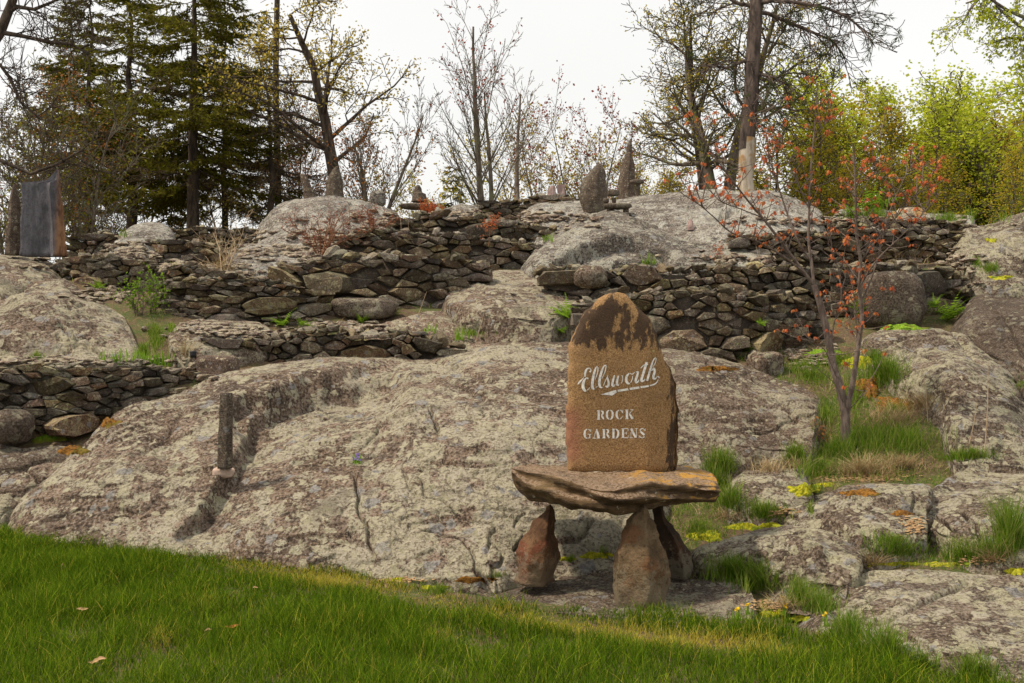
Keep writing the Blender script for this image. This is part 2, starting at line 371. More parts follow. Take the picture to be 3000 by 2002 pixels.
M['leg_dark'] = mat_leg('dark_leg_stone', (.03, .02, .014), (.06, .035, .02), (.07, .03, .015))
def mat_slab():
    b = NB('blue_grey_slab'); c = b.coord(); x, y, z = b.sep(c); s = b.noise(b.mapping(c, (3, 3, .8)), 3, 6, .75); f = b.noise(c, 40, 4, .7)
    col = b.mix(b.step(s, .35, .65), (.06, .057, .065), (.125, .12, .135)); col = b.mix(b.math('MULTIPLY', b.step(f, .5, .62), .6), col, (.05, .045, .04))
    e = b.step(x, .12, .20)
    col = b.mix(e, col, b.mix(b.step(s, .35, .6), (.08, .035, .02), (.28, .15, .075)))
    return b.finish(col, .9, b.bump(s, 1, .03))
M['slab'] = mat_slab()

BV, BF, BN = [], [], [0]
def reg(V, Fq):
    BV.append(np.asarray(V, float)); BF.append(np.asarray(Fq, int) + BN[0]); BN[0] += len(V)

# ------------------------------------------------------------------ ground
VR_U = [-3000, 0, 140, 250, 400, 560, 700, 780, 1000, 1160, 1400, 1700, 2000, 2440, 2600, 2800, 3000, 6000]
VR_V = [750, 752, 745, 722, 705, 712, 712, 660, 640, 655, 635, 635, 650, 650, 634, 655, 660, 660]
LU = [-900, 0, 300, 500, 700, 1000, 1150, 1300, 1500, 1750, 2000, 2200, 2330, 2450, 2650, 2800, 3000, 3900]
LV = [1545, 1562, 1578, 1604, 1640, 1678, 1708, 1745, 1778, 1800, 1815, 1830, 1850, 1880, 1925, 1955, 2010, 2200]
def make_ground():
    us = np.concatenate([np.linspace(-3200, -300, 30), np.linspace(-280, 3280, 360), np.linspace(3300, 6200, 30)])
    n = 330
    vr = np.interp(us, VR_U, VR_V)
    rows = []
    for y0, sp in ((-60, 30), (0.4, 9)):
        x = (us - CX) / 4700 * sp * 2; rows.append(np.stack([x, np.full_like(x, y0), np.zeros_like(x)], -1))
    for k in range(n):
        t = k / (n - 1); v = 2700 + (vr - 2700) * (t ** 0.75)
        p = P(us, v); 
        sink = 0.12 * np.clip((np.interp(us, LU, LV) - 15 - v) / 60, 0, 1)
        p[:, 2] += fbm(p * [1, 1, 0], 1.3, 3, 5) * 0.05 * np.clip((1600 - v) / 200, 0.25, 1) - sink
        rows.append(p)
    last = rows[-1].copy()
    for dy, dz in ((1.5, -.12), (4, -.5), (9, -1.1), (20, -1.8), (45, -3.0)):
        p = last.copy(); k = (last[:, 1] + dy) / last[:, 1]; p[:, 1] += dy; p[:, 0] *= k; p[:, 2] += dz
        p[:, 2] += fbm(p * [1, 1, 0], .4, 2, 6) * .15; rows.append(p)
    p = last.copy(); k = 3000 / last[:, 1]; p[:, 0] *= k; p[:, 1] = 3000; p[:, 2] = -4; rows.append(p)
    V = np.concatenate(rows); Fq = gridf(len(rows), len(us))
    o = mk('ground', V, Fq, M['soil'], origin=(0, 0, 0)); o['kind'] = 'structure'
    reg(V, Fq)
make_ground()

# ------------------------------------------------------------------ bedrock outcrops
def outcrop(name, label, top, bot, mat, r=0.6, lift=0.0, back=1.2, drop=0.5, amp=0.07, seed=1, cell=4.0, feats=(), dtop=None, front=0.0, kind=None, group=None, fine=1.0, sinkpx=10, dbase=None):
    top = np.array(top, float); bot = np.array(bot, float)
    u0, u1 = max(top[0, 0], bot[0, 0]), min(top[-1, 0], bot[-1, 0])
    nu = int((u1 - u0) / cell) + 2; us = np.linspace(u0, u1, nu)
    vt = np.interp(us, top[:, 0], top[:, 1]); vb = np.interp(us, bot[:, 0], bot[:, 1])
    k = max(1, int(14 / cell)); ker = np.ones(2 * k + 1) / (2 * k + 1)
    def sm(a): return np.convolve(np.pad(a, k, mode='reflect', reflect_type='odd'), ker, 'valid')
    vt = sm(vt); vb = np.maximum(sm(vb), vt + 2) + sinkpx
    for sgn_, uu in ((1, us[0]), (-1, us[-1])):
        if 0 < uu < 3000:
            q_ = np.clip((us - uu) * sgn_ / max(30, .07 * (u1 - u0)), 0, 1); vt = vb - (vb - vt) * np.sqrt(1 - (1 - q_) ** 2 + 1e-6)
    nv = max(12, int((vb - vt).max() / (cell * 0.8)))
    nbk = 14
    Db = Dg(us, vb) if dbase is None else np.interp(us, [q[0] for q in dbase], [q[1] for q in dbase])
    Dt = Dg(us, vt) if dtop is None else (np.interp(us, [q[0] for q in dtop], [q[1] for q in dtop]) if isinstance(dtop, (list, tuple)) else Dg(us, vt) * 0 + dtop)
    Dt = np.maximum(Dt, Db + 0.15 * (vb - vt) / 100)
    zb = ZC - (vb - CY) / F * Db; zt = ZC - (vt - CY) / F * Dt
    rows, uv = [], []
    for i in range(nv):
        t = i / (nv - 1)
        if front > 0:       # a slab with an upright front face
            h = np.interp(t, [0, .28, .36, 1], [0, front, front + .04, 1]); g = np.interp(t, [0, .28, .36, 1], [0, .03, .09, 1])
        else:
            h = (1 - r) * t + r * math.sin(t * math.pi / 2); g = (1 - r) * t + r * (1 - math.cos(t * math.pi / 2))
        y = Db + (Dt - Db) * g; z = zb + (zt - zb) * h
        rows.append(np.stack([(us - CX) / F * y, y, z], -1))
    for j in range(1, nbk + 1):
        s = j / nbk; y = Dt + back * s; z = zt - drop * s ** 1.5 - 0.02 * s
        rows.append(np.stack([(us - CX) / F * Dt * (1 + (back * s) / Dt * .7), y, z], -1))
    G = np.array(rows); nr = len(rows)
    # normals on the grid
    ee = np.minimum(np.arange(nu), np.arange(nu)[::-1]) / max(1, nu - 1); ke = (1 - np.clip(ee * 12, 0, 1)) ** 2
    G[..., 1] += .30 * ke; G[..., 2] -= .12 * ke
    du = np.gradient(G, axis=1); dv = np.gradient(G, axis=0); N = np.cross(du, dv)
    N /= np.linalg.norm(N, axis=-1, keepdims=True) + 1e-9
    tt = np.concatenate([np.arange(nv) / (nv - 1), 1 + np.arange(1, nbk + 1) / nbk * .2])
    e = np.minimum(np.arange(nu), np.arange(nu)[::-1]) / max(1, nu - 1)
    fade = np.clip(e * 12, 0.25, 1)[None, :] * np.ones((nr, 1))
    topf = (1 - 0.75 * np.exp(-((tt - 1) / .06) ** 2))[:, None]
    d = amp * .8 * fbm(G, 0.8, 2, seed) * topf + amp * .10 * fbm(G * [1, 1, 2.2], 3.0, 4, seed + 3)
    qn = (fbm(G * [.55, .8, 1.6] + fbm(G, 1.2, 3, seed + 61)[..., None] * .25, .95, 4, seed + 60, .55) + .5) * 7; fr = qn - np.floor(qn)
    d += (np.floor(qn) + np.clip((fr - .40) / .14, 0, 1) - 4.0) * .022 * fine * topf
    rid = np.abs(fbm(G * [1, .8, 2.6] + fbm(G, 2, 2, seed + 9)[..., None] * .3, .8, 4, seed + 5)); d -= .045 * np.exp(-(rid / .018) ** 2) * topf * fine * np.clip(fbm(G, .7, 2, seed + 40) * 3 + .4, 0, 1)
    r2 = np.abs(fbm(G * [1, .9, 1.2] + fbm(G, 1.6, 2, seed + 19)[..., None] * .35, 1.9, 3, seed + 25)); d -= .022 * np.exp(-(r2 / .014) ** 2) * topf * fine * np.clip(fbm(G, 1.1, 2, seed + 41) * 3, 0, 1)
    d += .009 * fbm(G, 11, 3, seed + 7) * fine
    d *= fade
    # photo-traced ledges and cracks, acting on the real surface (offset along its normal)
    pv = CY + (ZC - G[..., 2]) * F / G[..., 1]; pu = CX + G[..., 0] * F / G[..., 1]
    wob = fbm(np.stack([pu, pv, 0 * pu], -1), 1 / 60., 3, seed + 31) * 7
    for ft in feats:
        kind_, pts, a, wd = ft[:4]; pts = np.array(pts, float)
        best = np.full(pu.shape, 1e9); sgn = np.zeros(pu.shape); par = np.zeros(pu.shape); tl = 0
        for q in range(len(pts) - 1):
            A, B = pts[q], pts[q + 1]; L = B - A; l2 = (L ** 2).sum()
            s_ = np.clip(((pu - A[0]) * L[0] + (pv - A[1]) * L[1]) / l2, 0, 1)
            dx = pu - A[0] - s_ * L[0]; dy = pv - A[1] - s_ * L[1]; dd = np.hypot(dx, dy)
            m = dd < best; best[m] = dd[m]; cr = L[0] * dy - L[1] * dx; sgn[m] = np.sign(cr[m]); par[m] = (q + s_[m]) / (len(pts) - 1)
        sd = best * sgn + wob
        ends = np.clip(np.minimum(par, 1 - par) * 10, 0, 1)
        if kind_ == 'crack': d -= a * np.exp(-(sd / wd) ** 2) * ends * (best < 60)
        else:    # step: the side where sd>0 is raised next to the edge and falls off away from it
            fall = ft[4]
            d += a * (1 / (1 + np.exp(-np.clip(sd / wd, -30, 30)))) * np.exp(-np.maximum(sd, 0) / fall) * ends
    G = G + N * d[..., None] * 1.0
    sk = G[0].copy(); sk[:, 2] -= .35; sk[:, 1] -= .01; G = np.concatenate([sk[None], G]); nr += 1
    V = G.reshape(-1, 3); Fq = gridf(nr, nu)[:, ::-1]
    # skirt down below the front so that the rock is seated
    o = mk(name, V, Fq, mat); tagp(o, label, None if kind else 'rock outcrop', group, kind)
    reg(V, Fq)
    return o
OC = outcrop
OC('bedrock_dome', 'large smooth lichen spotted granite dome rising from the lawn behind the stone chair',
   [(-60, 1560), (0, 1505), (57, 1474), (115, 1442), (190, 1370), (270, 1302), (345, 1228), (402, 1194), (491, 1168), (580, 1118), (670, 1087), (848, 1060), (934, 1046), (1112, 1044), (1202, 1050), (1260, 1050), (1336, 1030), (1425, 1004), (1470, 997), (1670, 1003), (1900, 1015), (1960, 1060), (2010, 1200), (2030, 1340)],
   [(-60, 1580), (0, 1575), (350, 1595), (700, 1640), (1000, 1672), (1150, 1690), (1450, 1700), (1800, 1660), (2030, 1420)], M['rock_dome'], r=0.55, back=1.5, drop=.4, amp=.10, seed=3, cell=3.2,
   feats=[('step', [(495, 1600), (570, 1500), (645, 1380), (700, 1290), (735, 1180), (800, 1130), (900, 1098), (1010, 1072), (1200, 1056)], -.16, 2.5, 220),
          ('step', [(640, 1210), (720, 1150), (850, 1118), (960, 1092), (1080, 1082), (1200, 1080)], -.22, 3, 90),
          ('crack', [(1035, 1340), (1038, 1400), (1048, 1450), (1045, 1500), (1075, 1540), (1075, 1590), (1100, 1640)], .06, 4),
          ('crack', [(1050, 1545), (1000, 1540), (960, 1545)], .025, 3),
          ('crack', [(1050, 1280), (1110, 1225), (1180, 1215), (1260, 1200), (1290, 1300)], .05, 5),
          ('crack', [(1290, 1090), (1420, 1140), (1560, 1180), (1660, 1220)], .05, 5),
          ('crack', [(1250, 1050), (1400, 1090), (1500, 1110), (1600, 1140)], .04, 5),
          ('crack', [(400, 1330), (470, 1290), (520, 1240), (540, 1190)], .04, 5),
          ('crack', [(1180, 1350), (1200, 1420), (1240, 1470)], .03, 4),
          ('crack', [(1220, 1380), (1300, 1330), (1350, 1380)], .02, 3)])
OC('bedrock_bulge', 'steep dark stained granite bulge right of the inscribed stone',
   [(1880, 1080), (1900, 1030), (1945, 1020), (1994, 1026), (2087, 1047), (2181, 1070), (2274, 1103), (2345, 1124), (2396, 1156), (2425, 1205), (2440, 1260)],
   [(1880, 1400), (1992, 1405), (2061, 1404), (2176, 1380), (2245, 1350), (2395, 1335), (2440, 1300)], rock_material('stained_granite', .5, .8, 1.2, dark=.25), r=.8, back=.8, amp=.09, seed=11, cell=3.2,
   feats=[('crack', [(2200, 1190), (2290, 1230), (2360, 1280)], .05, 4), ('crack', [(2050, 1060), (2180, 1110), (2280, 1150), (2360, 1230)], .04, 4), ('step', [(1960, 1120), (2050, 1180), (2110, 1290), (2150, 1370)], -.08, 6, 90)])
OC('rock_shelf', 'dark purple brown rock shelf below the left dry stone wall', [(-60, 1300), (0, 1296), (60, 1312), (150, 1305), (250, 1318), (310, 1330)], [(-60, 1400), (0, 1400), (150, 1350), (310, 1345)], M['rock_plat'], r=.6, amp=.05, seed=12)
OC('rock_shelf', 'low lichen ringed rock at the left edge above the lawn', [(-60, 1390), (0, 1378), (57, 1349), (144, 1326), (200, 1335), (260, 1350)], [(-60, 1530), (0, 1515), (60, 1480), (120, 1445), (200, 1385), (260, 1360)], M['rock'], r=.7, amp=.06, seed=13,
   feats=[('crack', [(40, 1350), (110, 1400), (140, 1420)], .05, 4)])
OC('rock_mound', 'rounded bedrock hump at the left edge carrying the grey slab', [(-80, 748), (0, 743), (90, 744), (147, 763), (192, 806), (230, 850)], [(-80, 885), (0, 885), (27, 870), (90, 845), (178, 835), (230, 860)], M['rock'], r=.7, amp=.05, seed=14, dtop=13.3)
OC('rock_mound', 'broad pale lichen dome at left between the two lower dry stone walls', [(-80, 885), (0, 872), (31, 857), (67, 830), (103, 819), (192, 817), (250, 855), (312, 892), (370, 930), (390, 970), (403, 1027), (418, 1050)], [(-80, 1080), (0, 1080), (312, 1075), (418, 1060)], M['rock'], r=.6, amp=.08, seed=15,
   feats=[('crack', [(170, 940), (220, 985), (270, 1015), (340, 1060)], .06, 4), ('step', [(20, 880), (90, 870), (160, 900), (200, 950), (110, 960)], .05, 5, 60), ('crack', [(100, 900), (160, 890), (230, 880)], .03, 4)])
OC('rock_mound', 'small rounded pale rock between the green grass gully and the low wall', [(472, 1035), (482, 991), (518, 960), (580, 945), (670, 939), (759, 945), (815, 975)], [(472, 1060), (600, 1060), (700, 1040), (815, 1000)], M['rock'], r=.7, amp=.05, seed=16)
OC('rock_mound', 'grey whaleback rock in front of the spruce trunks', [(305, 735), (330, 705), (370, 675), (402, 662), (446, 658), (482, 665), (520, 690)], [(305, 765), (400, 765), (520, 715)], M['rock_ridge'], r=.7, amp=.05, seed=17)
OC('ridge_dome', 'large pale grey ridge dome with two standing stones on top', [(725, 725), (745, 690), (759, 665), (804, 612), (839, 590), (937, 580), (978, 581), (1068, 595), (1112, 617), (1157, 632), (1185, 650)], [(725, 735), (850, 735), (950, 745), (1050, 710), (1185, 670)], M['rock_ridge'], r=.5, amp=.09, seed=18, dtop=18.5,
   feats=[('crack', [(960, 640), (1030, 610), (1100, 620)], .05, 4), ('crack', [(800, 660), (900, 640), (1000, 690)], .04, 4)])
OC('rock_mound', 'pale pinkish rock under the ridge dome beside dry stems', [(640, 730), (670, 714), (781, 708), (848, 718), (915, 728), (960, 755)], [(640, 800), (800, 815), (960, 785)], M['rock_ridge'], r=.7, amp=.05, seed=19)
OC('rock_slab', 'big flat tilted slab with a blunt front face above the main dome', [(1285, 868), (1300, 855), (1336, 838), (1425, 794), (1470, 787), (1559, 793), (1648, 812), (1715, 844), (1745, 872)], [(1285, 885), (1336, 925), (1425, 985), (1470, 992), (1559, 996), (1626, 988), (1660, 960), (1745, 885)], M['rock'], r=.2, front=.30, amp=.045, seed=20, cell=3, back=.8,
   feats=[('crack', [(1500, 880), (1580, 900), (1650, 930)], .02, 4)])
OC('rock_slab', 'low reddish flat rock between the slab and the small wall', [(1060, 962), (1077, 958), (1157, 933), (1246, 911), (1291, 909), (1358, 938), (1440, 985)], [(1060, 985), (1200, 1000), (1440, 1005)], rock_material('reddish_granite', .35, 1.1, 1.2), r=.4, amp=.04, seed=21)
OC('ridge_dome', 'wide pale ridge rock under the tall pine on the skyline', [(1500, 655), (1527, 629), (1558, 616), (1625, 611), (1705, 607), (1800, 600), (1871, 588), (2000, 570), (2112, 566), (2170, 577), (2214, 572), (2268, 576), (2335, 598), (2402, 620), (2437, 643), (2460, 670)], [(1500, 675), (1560, 700), (1700, 720), (2200, 760), (2460, 700)], M['rock_ridge'], r=.7, amp=.09, seed=22, dtop=[(1500, 18), (1700, 19), (2100, 20), (2460, 17)], back=2.2, drop=.6,
   feats=[('crack', [(2000, 600), (2120, 600), (2100, 640), (2200, 580)], .07, 5), ('crack', [(1650, 640), (1800, 650), (2000, 640)], .04, 4), ('step', [(2090, 640), (2200, 610), (2330, 640)], .07, 5, 60)])
OC('rock_mound', 'long grey banded rock with an undercut ledge below the stacked stone lantern', [(1508, 782), (1519, 766), (1596, 715), (1698, 652), (1787, 627), (1840, 636), (1890, 651), (1992, 690), (2094, 709), (2196, 728), (2300, 768)], [(1508, 795), (1600, 812), (1700, 815), (1900, 795), (2100, 785), (2300, 780)], M['rock_band'], r=.95, amp=.11, seed=23, cell=3,
   feats=[('step', [(1600, 790), (1660, 760), (1720, 718), (1800, 695), (1860, 690), (1920, 705), (1990, 740)], -.28, 3, 70), ('crack', [(1560, 750), (1700, 690), (1800, 650)], .04, 4), ('crack', [(1900, 740), (2050, 750), (2200, 760)], .05, 4)])
OC('rock_mound', 'dark worn boulder capping the left end of the sloping brush rock', [(2125, 1425), (2176, 1384), (2268, 1371), (2349, 1377), (2380, 1400)], [(2125, 1450), (2136, 1475), (2222, 1498), (2314, 1490), (2380, 1450)], M['rock_right'], r=.7, amp=.05, seed=24)
OC('rock_mound', 'flat topped rock with yellow moss below the maple sapling', [(2295, 1470), (2330, 1455), (2418, 1439), (2475, 1417), (2590, 1413), (2705, 1422), (2750, 1450)], [(2295, 1530), (2418, 1560), (2504, 1595), (2562, 1612), (2671, 1580), (2750, 1565)], M['rock_right'], r=.8, amp=.07, seed=25, cell=3,
   feats=[('step', [(2420, 1500), (2500, 1560), (2560, 1600)], .06, 4, 60), ('crack', [(2450, 1470), (2540, 1490), (2640, 1480)], .03, 4)])
OC('rock_mound', 'folded grey rock with a curved lip right of the chair legs', [(2015, 1618), (2040, 1605), (2130, 1583), (2216, 1558), (2314, 1542), (2400, 1554), (2446, 1583), (2487, 1610), (2545, 1655)], [(2015, 1640), (2159, 1660), (2303, 1685), (2360, 1700), (2475, 1705), (2545, 1675)], M['rock_right'], r=.85, amp=.07, seed=26, cell=3,
   feats=[('step', [(2140, 1640), (2260, 1600), (2350, 1600), (2430, 1650)], .07, 4, 60), ('crack', [(2250, 1650), (2300, 1590), (2380, 1570)], .03, 4)])
OC('rock_mound', 'high rounded rock at the right edge above the long moss line', [(2660, 1475), (2671, 1468), (2728, 1428), (2797, 1376), (2878, 1348), (3000, 1325), (3150, 1310)], [(2660, 1500), (2690, 1520), (2763, 1568), (2820, 1600), (2900, 1625), (3150, 1640)], M['rock_right'], r=.75, amp=.08, seed=27, cell=3,
   feats=[('crack', [(2700, 1560), (2730, 1500), (2800, 1560)], .06, 4), ('crack', [(2805, 1480), (2860, 1540), (2880, 1600)], .07, 5)])
OC('rock_mound', 'broad speckled rock behind the grass tufts at upper right', [(2510, 1010), (2540, 985), (2579, 963), (2649, 955), (2742, 962), (2813, 976), (2860, 1015), (2907, 1052), (2953, 1099), (2981, 1150), (3000, 1185), (3150, 1300)], [(2510, 1035), (2600, 1090), (2680, 1160), (2730, 1230), (2763, 1290), (2800, 1350), (3150, 1370)], M['rock_right'], r=.65, amp=.09, seed=28, cell=3,
   feats=[('crack', [(2760, 960), (2830, 1010), (2890, 1080)], .05, 4), ('step', [(2760, 1190), (2850, 1230), (2950, 1290)], .07, 5, 60), ('crack', [(2640, 1000), (2760, 1060), (2870, 1140)], .03, 4)])
OC('rock_mound', 'dark smooth rock flank at the right edge below the wall end', [(2800, 935), (2825, 898), (2855, 852), (2907, 849), (3000, 851), (3150, 850)], [(2800, 960), (2870, 1025), (2907, 1060), (2960, 1110), (3010, 1190), (3150, 1250)], M['rock_dark'], r=.6, amp=.06, seed=29,
   feats=[('crack', [(2880, 870), (2960, 960), (3000, 1050)], .04, 4)])
OC('rock_mound', 'tall speckled rock face at the right edge near the skyline', [(2783, 700), (2800, 685), (2836, 676), (2925, 664), (2945, 650), (3000, 636), (3150, 630)], [(2783, 750), (2830, 812), (2900, 820), (3150, 815)], M['rock_right'], r=.9, amp=.08, seed=30,
   feats=[('crack', [(2840, 690), (2930, 690), (2990, 740)], .05, 4)])
OC('rock_slab', 'thin ledge rock under the tall face at the right edge', [(2840, 828), (2870, 815), (2930, 805), (3000, 800), (3150, 798)], [(2840, 860), (2950, 868), (3150, 862)], M['rock_right'], r=.3, front=.4, amp=.04, seed=31)
OC('rock_mound', 'large pale foreground rock in the lower right corner', [(2362, 1800), (2372, 1785), (2395, 1767), (2475, 1721), (2510, 1676), (2562, 1661), (2677, 1664), (2820, 1675), (2936, 1687), (3000, 1681), (3200, 1670)], [(2362, 1820), (2480, 1900), (2640, 1945), (2750, 1965), (2890, 1985), (3000, 2020), (3200, 2080)], M['rock_right'], r=.55, amp=.07, seed=32, cell=3,
   feats=[('crack', [(2500, 1830), (2640, 1800), (2760, 1750), (2850, 1710)], .05, 7), ('crack', [(2600, 1690), (2700, 1700), (2900, 1720)], .02, 5)])
OC('rock_mound', 'squat boulder wedged between chair platform and lower right rock', [(2268, 1745), (2291, 1717), (2360, 1694), (2475, 1694), (2520, 1710)], [(2268, 1755), (2360, 1775), (2450, 1765), (2520, 1735)], M['rock_right'], r=.9, amp=.05, seed=33, cell=3)
OC('rock_platform', 'flat low rock platform under the stone chair', [(1270, 1745), (1288, 1738), (1345, 1721), (1460, 1698), (1512, 1683), (1633, 1650), (1805, 1640), (1950, 1660), (2015, 1690), (2159, 1703), (2222, 1738), (2260, 1785)], [(1270, 1755), (1288, 1752), (1460, 1775), (1805, 1805), (2000, 1830), (2222, 1830), (2260, 1800)], M['rock_plat'], r=.35, amp=.02, seed=34, cell=3, back=.5, drop=.25, fine=.6)
OC('rock_mound', 'low pale rock on the skyline between the far wall and the slab pile', [(1260, 640), (1300, 608), (1340, 600), (1385, 604), (1430, 630)], [(1260, 655), (1340, 660), (1430, 655)], M['rock_ridge'], r=.7, amp=.04, seed=35, dtop=19)
OC('rock_mound', 'low grey skyline rock beside the fern at right', [(2425, 645), (2445, 625), (2500, 617), (2570, 622), (2630, 628), (2800, 630), (2880, 645)], [(2425, 655), (2560, 665), (2880, 672)], M['rock_ridge'], r=.7, amp=.05, seed=36, dtop=18.5)
OC('rock_slab', 'low pale slab at the foot of the main dome at the lawn edge', [(950, 1650), (975, 1635), (1020, 1632), (1060, 1645), (1075, 1662)], [(950, 1662), (1010, 1680), (1075, 1675)], M['rock'], r=.6, amp=.02, seed=37, cell=3, back=.15, drop=.1)

BVH = BVHTree.FromPolygons(np.concatenate(BV).tolist(), np.concatenate(BF).tolist())
def hit(u, v):
    d = Vector(((u - CX) / F, 1.0, -(v - CY) / F)).normalized()
    loc, nor, i, dist = BVH.ray_cast(Vector((0, 0, ZC)), d, 200)
    if loc is None: return None, None
    if nor.dot(d) > 0: nor = -nor
    return np.array(loc), np.array(nor)
def gz(x, y):
    loc, nor, i, dist = BVH.ray_cast(Vector((x, y, 30)), Vector((0, 0, -1)), 100)
    return loc[2] if loc is not None else 0.0

# ------------------------------------------------------------------ dry stone walls
def clip(poly, a, b, c):        # keep a*x+b*y<=c
    out = []
    n = len(poly)
    for i in range(n):
        p, q = poly[i], poly[(i + 1) % n]; dp = a * p[0] + b * p[1] - c; dq = a * q[0] + b * q[1] - c
        if dp <= 0: out.append(p)
        if (dp < 0) != (dq < 0):
            t = dp / (dp - dq); out.append((p[0] + t * (q[0] - p[0]), p[1] + t * (q[1] - p[1])))
    return out
def stone_mesh(poly, rng, depth):
    # poly: cell outline (x, z) round its own centre -> an angular block, front at -y
    n = len(poly); V = []; c = np.mean(poly, 0)
    sl = (rng.uniform(-.38, .38), rng.uniform(-.45, .15)); size = max(.04, math.sqrt(abs(sum(poly[i][0] * poly[(i + 1) % n][1] - poly[(i + 1) % n][0] * poly[i][1] for i in range(n))) / 2))
    bul = rng.uniform(.06, .26) * size
    for x, z in poly: V.append((x * .97, depth, z * .97))
    for x, z in poly: V.append((x, size * .22 * rng.uniform(.6, 1.6), z))
    for x, z in poly:
        k = rng.uniform(.74, 1.0); V.append((c[0] + (x - c[0]) * k, -bul * rng.uniform(.5, 1.1) + x * sl[0] + z * sl[1], c[1] + (z - c[1]) * k))
    V.append((c[0] + rng.uniform(-.2, .2) * size, -bul * rng.uniform(.9, 1.5), c[1] + rng.uniform(-.2, .2) * size))
    Fc = []
    for i in range(n):
        j = (i + 1) % n
        Fc += [(i, j, n + j, n + i), (n + i, n + j, 2 * n + j, 2 * n + i)]
    Ft = [(2 * n + i, 2 * n + (i + 1) % n, 3 * n) for i in range(n)]
    return np.array(V), np.array(Fc), np.array(Ft)
def lump(rng, sx, sy, sz, n=12):
    pts = []
    for i in range(n):
        a = rng.uniform(0, 2 * math.pi); z = rng.uniform(-1, 1); r_ = math.sqrt(1 - z * z)
        pts.append(Vector((math.cos(a) * r_ * sx, math.sin(a) * r_ * sy, z * sz)))
    import bmesh
    bm = bmesh.new(); [bm.verts.new(p) for p in pts]
    bmesh.ops.convex_hull(bm, input=bm.verts)
    loose = [v for v in bm.verts if not v.link_faces]
    bmesh.ops.delete(bm, geom=loose, context='VERTS')
    return bm
LUMPS = []
for i in range(14):
    rg = random.Random(100 + i); bm = lump(rg, 1, rg.uniform(.6, .9), rg.uniform(.4, .75), rg.randint(14, 20))
    me = bpy.data.meshes.new('loose_stone'); bm.to_mesh(me); bm.free(); me.materials.append(M['stone_top']); LUMPS.append(me)
